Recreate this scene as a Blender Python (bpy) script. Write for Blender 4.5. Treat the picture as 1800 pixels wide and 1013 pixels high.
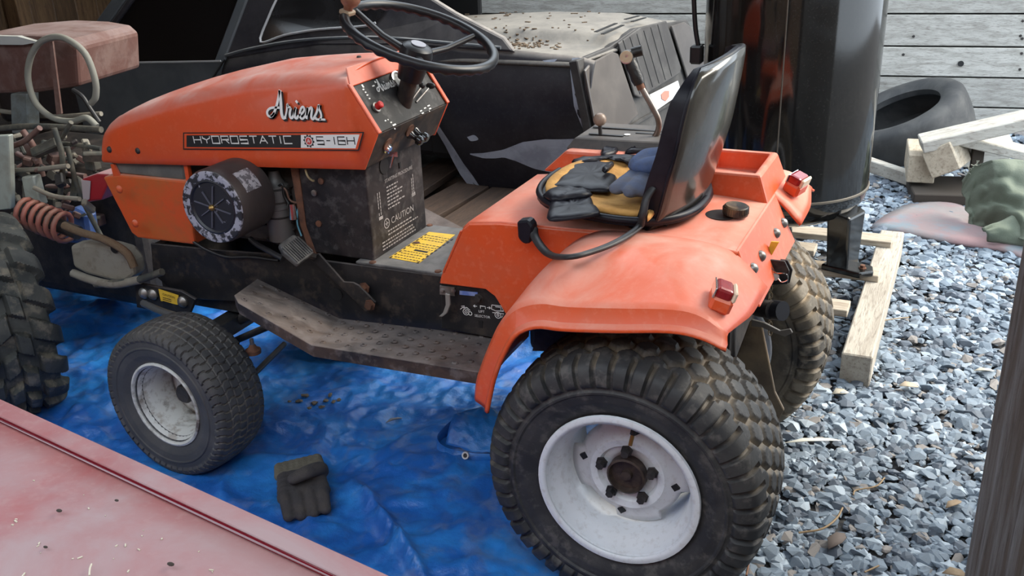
import bpy, bmesh, math, random
import numpy as np
from mathutils import Vector, Matrix, noise as mnoise
random.seed(7); rng = np.random.default_rng(11)
for _o in list(bpy.data.objects): bpy.data.objects.remove(_o)
SC = bpy.context.scene; COL = SC.collection
PI = math.pi
# ------------------------------------------------------------------ camera
CAM_R = np.array([[-0.9095, -0.4141, -0.0357], [-0.1313, 0.3676, -0.9207], [0.3944, -0.8327, -0.3887]])
_u, _s, _v = np.linalg.svd(CAM_R); CAM_R = _u @ _v
CAM_C = np.array([-0.5186, 2.0067, 1.4084]); CAM_F = 1723.88
cam_d = bpy.data.cameras.new('camera'); cam = bpy.data.objects.new('camera', cam_d); COL.objects.link(cam)
cam_d.sensor_fit = 'HORIZONTAL'; cam_d.sensor_width = 36.0; cam_d.lens = 36.0 * CAM_F / 1800.0
cam_d.clip_start = 0.02; cam_d.clip_end = 200
_m = np.eye(4); _m[:3, 0] = CAM_R[0]; _m[:3, 1] = -CAM_R[1]; _m[:3, 2] = -CAM_R[2]; _m[:3, 3] = CAM_C
cam.matrix_world = Matrix([list(map(float, r)) for r in _m]); SC.camera = cam
# ------------------------------------------------------------------ world, sun, exposure
W = bpy.data.worlds.new('world'); SC.world = W; W.use_nodes = True
_nt = W.node_tree; _bg = _nt.nodes['Background']
_bg.inputs['Color'].default_value = (0.80, 0.90, 1.0, 1); _bg.inputs['Strength'].default_value = 2.1
sun_d = bpy.data.lights.new('sun', 'SUN'); sun = bpy.data.objects.new('sun', sun_d); COL.objects.link(sun)
sun_d.energy = 3.6; sun_d.angle = math.radians(40); sun_d.color = (1.0, 0.90, 0.74)
sun.rotation_euler = Vector((-0.72, -0.45, 0.72)).to_track_quat('Z', 'Y').to_euler()
SC.view_settings.view_transform = 'Standard'; SC.view_settings.look = 'None'
SC.view_settings.gamma = 1.0; SC.view_settings.use_curve_mapping = False
SC.view_settings.exposure = 0.78
SC.cycles.use_denoising = True
SC.cycles.max_bounces = 7; SC.cycles.diffuse_bounces = 4

# ------------------------------------------------------------------ helpers
def ray(px, py):
    return CAM_R.T @ np.array([(px - 900) / CAM_F, (py - 506.5) / CAM_F, 1.0])
def U(px, py, x=None, y=None, z=None):
    """the place where a plane x=, y= or z= shows at a spot of the 1800x1013 photograph"""
    r = ray(px, py)
    t = (x - CAM_C[0]) / r[0] if x is not None else (y - CAM_C[1]) / r[1] if y is not None else (z - CAM_C[2]) / r[2]
    return Vector([float(a) for a in CAM_C + t * r])
def UP(px, py, p0, n):
    r = ray(px, py); n = np.array(n, float); t = np.dot(np.array(p0) - CAM_C, n) / np.dot(r, n)
    return Vector([float(a) for a in CAM_C + t * r])
def PJ(p):
    q = CAM_R @ (np.array(p, float) - CAM_C)
    return 900 + CAM_F * q[0] / q[2], 506.5 + CAM_F * q[1] / q[2], q[2]
V = Vector

MATS = {}
def M(name, col, rough=0.6, metal=0.0, col2=None, amt=0.5, scale=6.0, detail=6.0, col3=None, amt3=0.3, scale3=40.0,
      dust=None, dust_amt=0.0, bump=0.0, bscale=60.0, stretch=None, spec=0.5, emit=None, coat=0.0, attr=None, attr_col=None, trans=0.0, lo=0.42, hi=0.62, dscale=9.0):
    """procedural material: base colour, patchy second colour, fine speckle, dust settled on upward faces, relief"""
    if name in MATS: return MATS[name]
    m = bpy.data.materials.new(name); m.use_nodes = True; nt = m.node_tree; N = nt.nodes; L = nt.links
    b = N['Principled BSDF']; b.inputs['Roughness'].default_value = rough; b.inputs['Metallic'].default_value = metal
    b.inputs['Specular IOR Level'].default_value = spec
    if coat: b.inputs['Coat Weight'].default_value = coat; b.inputs['Coat Roughness'].default_value = 0.08
    if trans: b.inputs['Transmission Weight'].default_value = trans
    tc = N.new('ShaderNodeTexCoord'); src = tc.outputs['Object']
    if stretch:
        mp = N.new('ShaderNodeMapping'); mp.inputs['Scale'].default_value = stretch
        L.new(src, mp.inputs['Vector']); src = mp.outputs['Vector']
    def noise(sc, det=6.0, dist=0.0):
        n = N.new('ShaderNodeTexNoise'); n.inputs['Scale'].default_value = sc; n.inputs['Detail'].default_value = det
        n.inputs['Roughness'].default_value = 0.62; n.inputs['Distortion'].default_value = dist
        L.new(src, n.inputs['Vector']); return n.outputs['Fac']
    def mr(fac, a, c, lo2=0.0, hi2=1.0):
        n = N.new('ShaderNodeMapRange'); n.inputs['From Min'].default_value = a; n.inputs['From Max'].default_value = c
        n.inputs['To Min'].default_value = lo2; n.inputs['To Max'].default_value = hi2; L.new(fac, n.inputs['Value']); return n.outputs['Result']
    def mix(fac, a, c):
        n = N.new('ShaderNodeMix'); n.data_type = 'RGBA'; L.new(fac, n.inputs['Factor'])
        for s, v in ((n.inputs['A'], a), (n.inputs['B'], c)):
            if isinstance(v, tuple): s.default_value = (*v, 1)
            else: L.new(v, s)
        return n.outputs['Result']
    cur = col; ro = None
    if col2: cur = mix(mr(noise(scale, detail, 0.4), lo, hi, 0, amt), cur, col2)
    if col3: cur = mix(mr(noise(scale3, 4.0), 0.52, 0.66, 0, amt3), cur, col3)
    if attr:
        a = N.new('ShaderNodeAttribute'); a.attribute_name = attr
        mul = N.new('ShaderNodeMath'); mul.operation = 'MULTIPLY'; L.new(a.outputs['Fac'], mul.inputs[0])
        L.new(mr(noise(7, 5), 0.3, 0.62), mul.inputs[1]); cur = mix(mul.outputs[0], cur, attr_col)
    if dust:
        g = N.new('ShaderNodeNewGeometry'); sp = N.new('ShaderNodeSeparateXYZ'); L.new(g.outputs['Normal'], sp.inputs[0])
        up = mr(sp.outputs['Z'], 0.35, 0.92)
        mul = N.new('ShaderNodeMath'); mul.operation = 'MULTIPLY'; L.new(up, mul.inputs[0])
        L.new(mr(noise(dscale, 8, 0.6), 0.34, 0.66, 0.25 * dust_amt, dust_amt), mul.inputs[1])
        cur = mix(mul.outputs[0], cur, dust)
        ro = mr(mul.outputs[0], 0.0, 0.7, rough, 0.95)
    if isinstance(cur, tuple): b.inputs['Base Color'].default_value = (*cur, 1)
    else: L.new(cur, b.inputs['Base Color'])
    if ro is not None: L.new(ro, b.inputs['Roughness'])
    if bump:
        bp = N.new('ShaderNodeBump'); bp.inputs['Strength'].default_value = bump; bp.inputs['Distance'].default_value = 0.004
        L.new(noise(bscale, 5.0), bp.inputs['Height']); L.new(bp.outputs['Normal'], b.inputs['Normal'])
    MATS[name] = m; return m

class MB:
    """collects shapes; build() links them as ONE mesh object"""
    def __init__(s): s.v = []; s.f = []
    def add(s, vs, fs):
        o = len(s.v); s.v += [tuple(p) for p in vs]; s.f += [tuple(i + o for i in f) for f in fs]; return s
    def box(s, c, size, rot=None):
        c = V(c); h = V(size) / 2; vs = []
        for i in (-1, 1):
            for j in (-1, 1):
                for k in (-1, 1):
                    p = V((i * h.x, j * h.y, k * h.z))
                    if rot is not None: p = rot @ p
                    vs.append(c + p)
        return s.add(vs, [(0, 1, 3, 2), (4, 6, 7, 5), (0, 4, 5, 1), (2, 3, 7, 6), (0, 2, 6, 4), (1, 5, 7, 3)])
    def bar(s, a, b, w, h, up=(0, 0, 1)):
        a = V(a); b = V(b); d = b - a; L = d.length; d.normalize(); u = V(up); side = u.cross(d)
        if side.length < 1e-4: side = V((1, 0, 0)).cross(d)
        side.normalize(); u = d.cross(side)
        R = Matrix((d, side, u)).transposed()
        return s.box((a + b) / 2, (L, w, h), R)
    def prism(s, pts, ext):
        pts = [V(p) for p in pts]; e = V(ext); n = len(pts)
        vs = pts + [p + e for p in pts]
        fs = [tuple(range(n - 1, -1, -1)), tuple(range(n, 2 * n))] + [(i, (i + 1) % n, n + (i + 1) % n, n + i) for i in range(n)]
        return s.add(vs, fs)
    def tube(s, path, r, n=8, cap=True, squash=None):
        path = [V(p) for p in path]; m = len(path); vs = []; fs = []
        rr = r if isinstance(r, (list, tuple)) else [r] * m
        up = None
        for i, p in enumerate(path):
            t = (path[min(i + 1, m - 1)] - path[max(i - 1, 0)]).normalized()
            if up is None:
                up = V((0, 0, 1)) if abs(t.z) < 0.9 else V((1, 0, 0))
            a = (up - t * up.dot(t)).normalized(); up = a; b = t.cross(a)
            for k in range(n):
                an = 2 * PI * k / n
                vs.append(p + (a * math.cos(an) * (squash or 1) + b * math.sin(an)) * rr[i])
        for i in range(m - 1):
            for k in range(n):
                fs.append((i * n + k, i * n + (k + 1) % n, (i + 1) * n + (k + 1) % n, (i + 1) * n + k))
        if cap: fs += [tuple(range(n - 1, -1, -1)), tuple(range((m - 1) * n, m * n))]
        return s.add(vs, fs)
    def cyl(s, a, b, r, r2=None, n=16): return s.tube([a, b], [r, r if r2 is None else r2], n)
    def lathe(s, prof, o, ax, n=32, close=False, caps=False, ph=0.0):
        """prof: (along, radius) pairs turned about the axis ax through o"""
        o = V(o); ax = V(ax).normalized(); a = ax.orthogonal().normalized(); b = ax.cross(a); m = len(prof)
        vs = []
        for h, r in prof:
            for k in range(n):
                an = 2 * PI * k / n + ph; vs.append(o + ax * h + (a * math.cos(an) + b * math.sin(an)) * r)
        fs = []
        for i in range(m if close else m - 1):
            j = (i + 1) % m
            for k in range(n): fs.append((i * n + k, i * n + (k + 1) % n, j * n + (k + 1) % n, j * n + k))
        if caps: fs += [tuple(range(n - 1, -1, -1)), tuple(range((m - 1) * n, m * n))]
        return s.add(vs, fs)
    def sphere(s, c, r, n=16, m=10, sc=(1, 1, 1)):
        c = V(c); prof = [(-math.cos(PI * i / m), math.sin(PI * i / m)) for i in range(m + 1)]
        vs = []; fs = []
        for h, q in prof:
            for k in range(n): vs.append(c + V((math.cos(2 * PI * k / n) * q * r * sc[0], math.sin(2 * PI * k / n) * q * r * sc[1], h * r * sc[2])))
        for i in range(m):
            for k in range(n): fs.append((i * n + k, i * n + (k + 1) % n, (i + 1) * n + (k + 1) % n, (i + 1) * n + k))
        return s.add(vs, fs)
    def grid(s, fn, nu, nv, wrap_u=False):
        vs = [fn(i / (nu if wrap_u else nu - 1), j / (nv - 1)) for i in range(nu) for j in range(nv)]
        fs = [(i * nv + j, ((i + 1) % nu) * nv + j, ((i + 1) % nu) * nv + j + 1, i * nv + j + 1) for i in range(nu if wrap_u else nu - 1) for j in range(nv - 1)]
        return s.add(vs, fs)
    def strip(s, pts2d, w, o, ex, ey, lift=0.0):
        """a flat painted stroke of width w along 2-D points in the plane (o, ex, ey)"""
        o = V(o); ex = V(ex); ey = V(ey); nn = ex.cross(ey).normalized() * lift; P = [V((a, b, 0)) for a, b in pts2d]; m = len(P); vs = []
        ws = w if isinstance(w, (list, tuple)) else [w] * m
        for i in range(m):
            t = (P[min(i + 1, m - 1)] - P[max(i - 1, 0)])
            t = t.normalized() if t.length > 1e-9 else V((1, 0, 0))
            nrm = V((-t.y, t.x, 0))
            k = 1.0
            if 0 < i < m - 1:
                t1 = (P[i] - P[i - 1]).normalized(); k = 1 / max(0.55, abs(nrm.dot(V((-t1.y, t1.x, 0)))))
            for sg in (1, -1):
                q = P[i] + nrm * sg * ws[i] / 2 * k; vs.append(o + ex * q.x + ey * q.y + nn)
        return s.add(vs, [(2 * i, 2 * i + 1, 2 * i + 3, 2 * i + 2) for i in range(m - 1)])
    def build(s, name, mat, parent=None, smooth=None, bevel=0.0, solid=0.0, weld=True, segs=1, sub=0, offset=-1.0):
        me = bpy.data.meshes.new(name); me.from_pydata(s.v, [], s.f)
        bm = bmesh.new(); bm.from_mesh(me)
        if weld: bmesh.ops.remove_doubles(bm, verts=bm.verts, dist=1e-5)
        bmesh.ops.dissolve_degenerate(bm, edges=bm.edges, dist=1e-6)
        bmesh.ops.recalc_face_normals(bm, faces=bm.faces); bm.to_mesh(me); bm.free()
        return finish(me, name, mat, parent, smooth, bevel, solid, segs, sub, offset)

def finish(me, name, mat, parent=None, smooth=None, bevel=0.0, solid=0.0, segs=1, sub=0, offset=-1.0):
    o = bpy.data.objects.new(name, me); COL.objects.link(o)
    if mat: me.materials.append(mat)
    if parent is not None: o.parent = parent
    if sub: md = o.modifiers.new('sub', 'SUBSURF'); md.levels = sub; md.render_levels = sub
    if solid: md = o.modifiers.new('solid', 'SOLIDIFY'); md.thickness = solid; md.offset = offset
    if bevel:
        md = o.modifiers.new('bevel', 'BEVEL'); md.width = bevel; md.segments = segs; md.limit_method = 'ANGLE'; md.angle_limit = math.radians(40)
    if smooth:
        for p in me.polygons: p.use_smooth = True
        me.set_sharp_from_angle(angle=math.radians(smooth))
    return o
def tag(o, label=None, cat=None, group=None, kind=None):
    if label: o['label'] = label
    if cat: o['category'] = cat
    if group: o['group'] = group
    if kind: o['kind'] = kind
    return o
def thing(name, label, cat, loc=(0, 0, 0), group=None):
    """an Empty that parents the parts; parts are built in world coordinates"""
    o = bpy.data.objects.new(name, None); COL.objects.link(o); o.empty_display_size = 0.05
    return tag(o, label, cat, group)
def copy_tree(o, parent=None):
    c = o.copy(); COL.objects.link(c)
    if parent is not None: c.parent = parent
    for ch in list(o.children): copy_tree(ch, c)
    return c
def clone(o, name=None, mirror=False, parent=None):
    c = o.copy(); COL.objects.link(c)
    if parent is not None: c.parent = parent
    return c
def smooth_path(pts, n=8):
    """Catmull-Rom through pts"""
    pts = [V(p) for p in pts]; out = []
    P = [pts[0] * 2 - pts[1]] + pts + [pts[-1] * 2 - pts[-2]]
    for i in range(1, len(P) - 2):
        for k in range(n):
            t = k / n; a, b, c, d = P[i - 1], P[i], P[i + 1], P[i + 2]
            out.append(0.5 * ((2 * b) + (c - a) * t + (2 * a - 5 * b + 4 * c - d) * t * t + (3 * b - a - 3 * c + d) * t ** 3))
    out.append(pts[-1]); return out
def sp2(pts, n=6): return [(p.x, p.y) for p in smooth_path([V((a, b, 0)) for a, b in pts], n)]
def interp(x, xs, ys): return float(np.interp(x, xs, ys))
def hexbolt(mb, c, ax, r, h, n=6): return mb.lathe([(0, r * 1.5), (h * .25, r * 1.5), (h * .25, r), (h, r), (h, 0.0001)], c, ax, n)
def text_mesh(name, s, size, o, ex, ey, mat, parent, lift=0.0006, align='LEFT', shear=0.0, space=1.0):
    """printed lettering lying in the plane (o, ex, ey)"""
    c = bpy.data.curves.new(name, 'FONT'); c.body = s; c.size = size; c.align_x = align; c.shear = shear; c.space_character = space; c.resolution_u = 2; c.fill_mode = 'FRONT'
    t = bpy.data.objects.new(name, c); COL.objects.link(t)
    dg = bpy.context.evaluated_depsgraph_get(); me = bpy.data.meshes.new_from_object(t.evaluated_get(dg))
    bpy.data.objects.remove(t)
    ex = V(ex).normalized(); ey = V(ey).normalized(); n = ex.cross(ey)
    mw = Matrix((ex, ey, n)).transposed().to_4x4(); mw.translation = V(o) + n * lift
    me.transform(mw); me.name = name
    me.materials.clear()
    return finish(me, name, mat, parent)
# base palette
ORANGE = M('orange_paint', (0.62, 0.072, 0.016), 0.38, col2=(0.56, 0.085, 0.028), amt=.7, scale=5, col3=(.75, .20, .12), amt3=.12, scale3=55, dust=(.62, .40, .36), dust_amt=.95, bump=.03, bscale=250, coat=.15)
FENDER = M('orange_fender_plastic', (0.68, 0.085, 0.018), 0.36, col2=(0.60, 0.11, 0.045), amt=.7, scale=6, col3=(.78, .30, .2), amt3=.15, scale3=60, dust=(.66, .36, .29), dust_amt=.88, bump=.03, bscale=250, coat=.12, dscale=6)
BLACKM = M('black_frame_paint', (.011, .011, .013), .45, col2=(.035, .031, .030), amt=.6, scale=9, col3=(.11, .08, .06), amt3=.3, scale3=30, dust=(.14, .12, .115), dust_amt=.6, bump=.12, bscale=120, spec=.35)
DARKM = M('grimy_dark_metal', (.018, .017, .018), .55, metal=.2, col2=(.075, .062, .055), amt=.6, scale=14, bump=.3, bscale=90)
STEELM = M('dull_steel', (.30, .29, .28), .42, metal=.8, col2=(.16, .12, .09), amt=.6, scale=30)
RUSTM = M('rusty_steel', (.16, .07, .04), .8, metal=.2, col2=(.07, .035, .025), amt=.8, scale=25, bump=.4, bscale=90)
CHROME = M('bright_metal', (.75, .75, .74), .18, metal=1.0)
WHITEP = M('white_print', (.72, .72, .70), .6)
BLACKP = M('black_print', (.012, .012, .013), .45)
# ------------------------------------------------------------------ tyres
def cr1(pts, n):
    p = smooth_path([V((a, b, 0)) for a, b in pts], n); return np.array([(q.x, q.y) for q in p])
def hexmask(a, th, R, pa, pt, gw):
    """1 on a block, 0 in the groove, blocks on a staggered lattice (a across, th*R around)"""
    row = np.round(a / pa); best = np.full(np.broadcast(a, th).shape, 9.0); second = best.copy()
    for dr in (-1, 0, 1):
        r_ = row + dr; off = np.where(np.mod(r_, 2) == 0, 0.0, 0.5)
        k = np.round(th / pt - off)
        for dk in (-1, 0, 1):
            d = np.hypot((a - r_ * pa) * 1.0, (th - (k + dk + off) * pt) * R * 0.95)
            upd = d < best; second = np.where(upd, best, np.minimum(second, d)); best = np.where(upd, d, best)
    return np.clip((second - best) / gw - .35, 0, 1)
def make_tyre(name, c, ax, R, width, rim, mat, parent, nth, pattern, depth, N, phase=0.0):
    hw = width / 2; H = R - rim
    half = [(.60 * hw, rim - .012), (.80 * hw, rim - .004), (.86 * hw, rim + .012), (.97 * hw, rim + .32 * H), (1.0 * hw, rim + .52 * H), (.975 * hw, rim + .70 * H), (.91 * hw, R - .155 * H), (.80 * hw, R - .085 * H), (.55 * hw, R - .03 * H), (.25 * hw, R - .005 * H), (0, R)]
    pr = cr1(half, 9); pr = np.concatenate([pr, (pr[:-1] * [-1, 1])[::-1]])
    # resample by arc length
    seg = np.hypot(*np.diff(pr, axis=0).T); L = np.concatenate([[0], np.cumsum(seg)]); tot = L[-1]
    nt = int(tot / (width * .0155)); ts = np.linspace(0, tot, nt)
    yy = np.interp(ts, L, pr[:, 0]); rr = np.interp(ts, L, pr[:, 1]); arc = tot / 2 - ts   # signed distance from the crown
    th = np.linspace(0, 2 * PI, nth, endpoint=False)
    A, T = np.meshgrid(arc, th)
    edge = np.interp(R - .10 * H, rr[:nt // 2], -np.abs(arc[:nt // 2])); At = abs(edge)
    p = 2 * PI / N
    if pattern == 'turf':
        blocks = hexmask(A, T + phase, R, At * 2 * .72 / 4.0, p * 1.35, depth * 1.15)
        ph = np.mod((T + phase) / p, 1.0); bars = np.clip((np.abs(ph - .5) * -1 + .40) / .07, 0, 1)
        aa = np.abs(A); barz = (aa > At * .80) & (aa < At + .36 * H)
        fade = np.clip((At + .42 * H - aa) / (.10 * H), 0, 1)
        msk = np.where(aa < At * .78, blocks, np.where(barz, bars * fade, np.where(aa < At * .80, blocks * 0, 0)))
        msk = np.where((aa >= At * .74) & (aa <= At * .80), np.minimum(1, blocks * .0 + bars), msk)
        sw = (aa > At + .44 * H) & (aa < At + .50 * H); msk = np.where(sw, .35, msk)
    elif pattern == 'rib':
        zig = .18 * p * np.sign(np.sin(A / (At * .30) * PI)) * np.abs(np.sin(A / (At * .30) * PI)) ** .5
        ph = np.mod((T + zig + phase) / p, 1.0); g = np.clip((np.abs(ph - .5) * -1 + .46) / .06, 0, 1)
        aa = np.abs(A); fade = np.clip((At + .26 * H - aa) / (.06 * H), 0, 1); msk = g * fade
        cg = np.minimum.reduce([np.abs(aa - At * k) for k in (.0001, .33, .66)]) ; msk = msk * np.clip(cg / (.02 * At) , .55, 1)
        sw = (aa > At + .40 * H) & (aa < At + .46 * H); msk = np.where(sw, .4, msk)
    else:   # chunky lugs
        aa = np.abs(A); sg = np.sign(A)
        row = (aa > At * .42).astype(float)
        ph = np.mod((T + phase + (aa / At) * p * .55 + np.where(sg > 0, .5 * p, 0) + row * p * .5) / p, 1.0)
        lug = np.clip((.30 - np.abs(ph - .5)) / .05, 0, 1)
        fade = np.clip((At * 1.45 - aa) / (.10 * At), 0, 1); gap = np.clip(np.abs(aa - At * .42) / (.06 * At) - .3, 0, 1) * np.clip(aa / (At * .06), 0, 1)
        msk = lug * fade * gap
    # profile normals
    ty = np.gradient(yy); tr = np.gradient(rr); ln = np.hypot(ty, tr); ny = tr / ln; nr = -ty / ln
    sgn = np.where((nr[nt // 2] < 0), -1, 1); ny *= sgn; nr *= sgn
    off = (msk - 1.0) * depth
    inner = np.abs(A) > At + .60 * H; off = np.where(inner, -depth * .9, off)
    Yv = yy[None, :] + ny[None, :] * off; Rv = rr[None, :] + nr[None, :] * off
    ax = V(ax).normalized(); up = V((0, 0, 1)); e1 = up.cross(ax).normalized(); e2 = ax.cross(e1)
    ax, e1, e2, c = (np.array(q) for q in (ax, e1, e2, V(c)))
    P = c + Yv[..., None] * ax + (Rv * np.cos(T))[..., None] * e1 + (Rv * np.sin(T))[..., None] * e2
    # flat spot where the tyre stands
    low = P[..., 2] < .006; P[..., 2] = np.where(low, .003 + .5 * np.clip(P[..., 2], -.01, .006), P[..., 2])
    i = np.arange(nth)[:, None]; j = np.arange(nt - 1)[None, :]
    F = np.stack([i * nt + j, ((i + 1) % nth) * nt + j, ((i + 1) % nth) * nt + j + 1, i * nt + j + 1], -1).reshape(-1, 4)
    me = bpy.data.meshes.new(name); me.from_pydata(P.reshape(-1, 3).tolist(), [], F.tolist())
    at = me.attributes.new('groove', 'FLOAT', 'POINT')
    near = np.clip(1 - np.abs(A) / (At * 1.15), 0, 1) ** .4 * (np.abs(A) < At * 1.15)
    at.data.foreach_set('value', ((1 - msk) * near).reshape(-1).astype(np.float32))
    bm = bmesh.new(); bm.from_mesh(me); bmesh.ops.recalc_face_normals(bm, faces=bm.faces); bm.to_mesh(me); bm.free()
    return finish(me, name, mat, parent, smooth=38)
TYRE = M('turf_tyre_rubber', (.022, .022, .024), .62, col2=(.055, .052, .050), amt=.7, scale=12, col3=(.20, .18, .16), amt3=.3, scale3=35, attr='groove', attr_col=(.26, .20, .13), bump=.15, bscale=160)
TYREMUD = M('muddy_tyre_rubber', (.03, .028, .027), .7, col2=(.17, .14, .10), amt=.75, scale=8, col3=(.30, .26, .20), amt3=.4, scale3=30, attr='groove', attr_col=(.34, .25, .15), bump=.25, bscale=120, lo=.40, hi=.60)
TYREF = M('front_tyre_rubber', (.045, .045, .048), .66, col2=(.085, .08, .076), amt=.7, scale=9, attr='groove', attr_col=(.26, .23, .19), bump=.12, bscale=160)
RIMW = M('white_wheel_paint', (.74, .76, .80), .32, col2=(.60, .58, .56), amt=.35, scale=4, col3=(.20, .12, .07), amt3=.18, scale3=70, bump=.02)
RIMD = M('dirty_white_wheel', (.56, .56, .53), .5, col2=(.09, .065, .045), amt=.95, scale=7, col3=(.16, .10, .06), amt3=.5, scale3=40, lo=.50, hi=.60)

TR = thing('garden_tractor', 'orange and black garden tractor with torn seat standing on the blue tarp', 'tractor')
def rear_wheel(y0, sgn):
    """y0: middle of the tyre; sgn +1: outer face to the left of the tractor"""
    c = V((0, y0, .287)); ax = V((0, sgn, 0))
    t = make_tyre('rear_tire', c, ax, .292, .268, .150, TYRE if sgn > 0 else TYREMUD, TR, 648, 'turf', .0095, 46, .3)
    rim = MB().lathe([(.118, .150), (.121, .158), (.119, .166), (.113, .167), (.110, .160), (.106, .154), (.088, .150), (.075, .141), (.060, .136), (-.02, .134), (-.06, .140), (-.10, .150), (-.112, .160), (-.118, .166)], c, ax, 64).build('wheel_rim', RIMW, TR, smooth=40, solid=.004)
    # dished disc, its edge notched where it is welded into the barrel
    dm = MB(); nn = 80; prof = [(.012, .040), (.012, .058), (.022, .064), (.024, .078), (.012, .088), (.006, .104), (-.006, .119)]; d0 = .030
    vs = []; fs = []
    for i, (h, r) in enumerate(prof):
        for k in range(nn):
            a = 2 * PI * k / nn; w = math.cos(4 * a + .6); rr = r
            if i >= 5: rr = r * (1.0 + (.075 if w > -.25 else -.07) * (1 if i == 6 else .4))
            vs.append(c + ax * (d0 + h) + V((math.cos(a) * rr, 0, math.sin(a) * rr)))
    for i in range(len(prof) - 1):
        for k in range(nn): fs.append((i * nn + k, i * nn + (k + 1) % nn, (i + 1) * nn + (k + 1) % nn, (i + 1) * nn + k))
    disc = dm.add(vs, fs).build('wheel_disc', RIMW, TR, smooth=45, solid=.004)
    MB().lathe([(.0, .040), (.022, .040), (.024, .036), (.012, .033), (.012, .012), (.02, .010), (.02, .0001)], c + ax * (d0 + .010), ax, 32).build('hub_cap', M('brown_hub', (.045, .03, .026), .5, col2=(.10, .07, .05), amt=.6, scale=60, metal=.3), TR, smooth=40)
    for k in range(5):
        a = 2 * PI * k / 5 + .30; p = c + ax * (d0 + .022) + V((math.cos(a), 0, math.sin(a))) * .056
        mb = MB(); hexbolt(mb, p, ax, .0085, .018); mb.build('lug_nut', DARKM, TR)
    for k in range(4):
        a = PI / 2 * k + .15; p = c + ax * (d0 + .0055) + V((math.cos(a), 0, math.sin(a))) * .098 + ax * .004
        MB().box(p, (.013, .006, .013), Matrix.Rotation(a + .5, 3, 'Y')).build('square_hole', BLACKP, disc)
    a = 1.72; p = c + ax * .062 + V((math.cos(a), 0, math.sin(a))) * .134; q = c + ax * .075 + V((math.cos(a) * .085, 0, math.sin(a) * .085))
    st = MB().tube([p, p * .45 + q * .55], .0062, 10).build('valve_stem', BLACKP, TR)
    MB().tube([p * .45 + q * .55, q], .0042, 10).build('valve_tip', M('brass', (.35, .22, .08), .35, metal=.9), st)
rear_wheel(.352, 1); rear_wheel(-.352, -1)
def front_wheel(c, ax, label=None):
    c = V(c); ax = V(ax).normalized()
    t = make_tyre('front_tire', c, ax, .207, .172, .104, TYREF, TR, 560, 'rib', .0055, 56)
    rim = MB().lathe([(.070, .104), (.074, .110), (.072, .115), (.067, .115), (.064, .109), (.060, .104), (.046, .100), (.030, .094), (-.030, .090), (-.055, .100), (-.070, .112)], c, ax, 48).build('wheel_rim', RIMD, TR, smooth=40, solid=.004)
    MB().lathe([(-.045, .098), (-.042, .085), (-.030, .066), (-.022, .048), (-.024, .034), (-.024, .020)], c, ax, 48).build('wheel_disc', RIMD, TR, smooth=45, solid=.003)
    MB().lathe([(-.024, .026), (.006, .026), (.012, .021), (.012, .0001)], c, ax, 20).build('hub_cap', DARKM, TR, smooth=40)
front_wheel((1.206, .352, .208), (.059, .998, .02)); front_wheel((1.206, -.345, .208), (.059, -.998, -.02))

# ------------------------------------------------------------------ bonnet
HW = .170
def ztop(x): return interp(x, [.66, .749, .80, .90, 1.03, 1.22, 1.36, 1.44, 1.50, 1.53, 1.545], [1.016, 1.022, 1.022, 1.017, 1.003, .962, .922, .896, .872, .850, .815])
def zbot(x): return interp(x, [.714, 1.542], [.794, .741])
def hood_section(x, w=1.0):
    """from the left lower edge over the crown to the right lower edge"""
    zb, zt = zbot(x), ztop(x); rc = interp(x, [.749, .9, 1.3, 1.54], [.035, .055, .062, .05]); pts = []
    zs = zt - .014; y0 = HW * w
    for k in range(6): pts.append((y0 + .004 * math.sin(PI * k / 6), zb + (zs - rc - zb) * k / 6))
    for k in range(9):
        a = PI / 2 * k / 8; pts.append((y0 - rc + rc * math.cos(a), zs - rc + rc * math.sin(a)))
    for k in range(1, 8):
        yy = (y0 - rc) * (1 - k / 8); pts.append((yy, zs + .014 * (1 - (yy / (y0 - rc)) ** 2)))
    full = pts + [(0, zt)] + [(-a, b) for a, b in reversed(pts)]
    return full
def dash0(y, t): return V((.672, y, .882)).lerp(V((.752, y, 1.006)), t)
hb = MB(); st = [.749, .775, .82, .88, .95, 1.03, 1.10, 1.18, 1.26, 1.34, 1.40, 1.45, 1.49, 1.515, 1.532, 1.542]
secs = [[V((x, y, z)) for y, z in hood_section(x, interp(x, [.7, 1.49, 1.542], [1, 1, .955]))] for x in st]
ns = len(secs[0]); hb.add([p for s_ in secs for p in s_], [(i * ns + j, i * ns + j + 1, (i + 1) * ns + j + 1, (i + 1) * ns + j) for i in range(len(st) - 1) for j in range(ns - 1)])
hb.add(secs[-1], [tuple(range(ns))])                                   # nose face
for sg in (1, -1):                                                     # cheeks beside the dash panel
    col_ = [q for q in secs[0] if q.y * sg > 0]; col_ = sorted(col_, key=lambda q: (q.z, -q.y * sg))
    flat = col_[:7]; rnd = [q for q in col_[6:] if q.y * sg > HW - .042]
    tip = V((.670, HW * sg, .880)); b0 = V((.714, HW * sg, .794)); D = dash0(HW * sg, .80)
    hb.add(flat + [D, tip, b0], [tuple(range(len(flat) + 3))])
    hb.add(rnd + [D], [(q, q + 1, len(rnd)) for q in range(len(rnd) - 1)])
hood = hb.build('hood', ORANGE, TR, smooth=35, solid=.005, bevel=.002)
def dash(y, t, off=0.0):
    """a spot on the sloping dash: y across, t 0 at the lower edge to 1 at the upper edge"""
    a = V((.672, y, .882)); b = V((.752, y, 1.006)); p = a.lerp(b, t); n = V((-(b - a).z, 0, (b - a).x)).normalized(); return p + n * off
DT = .80
MB().prism([dash(-HW + .004, DT), dash(HW - .004, DT), dash(HW - .030, 1.10), dash(-HW + .030, 1.10)], (-.004, 0, .0025)).build('dash_top_rim', ORANGE, TR, bevel=.0015)
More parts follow.
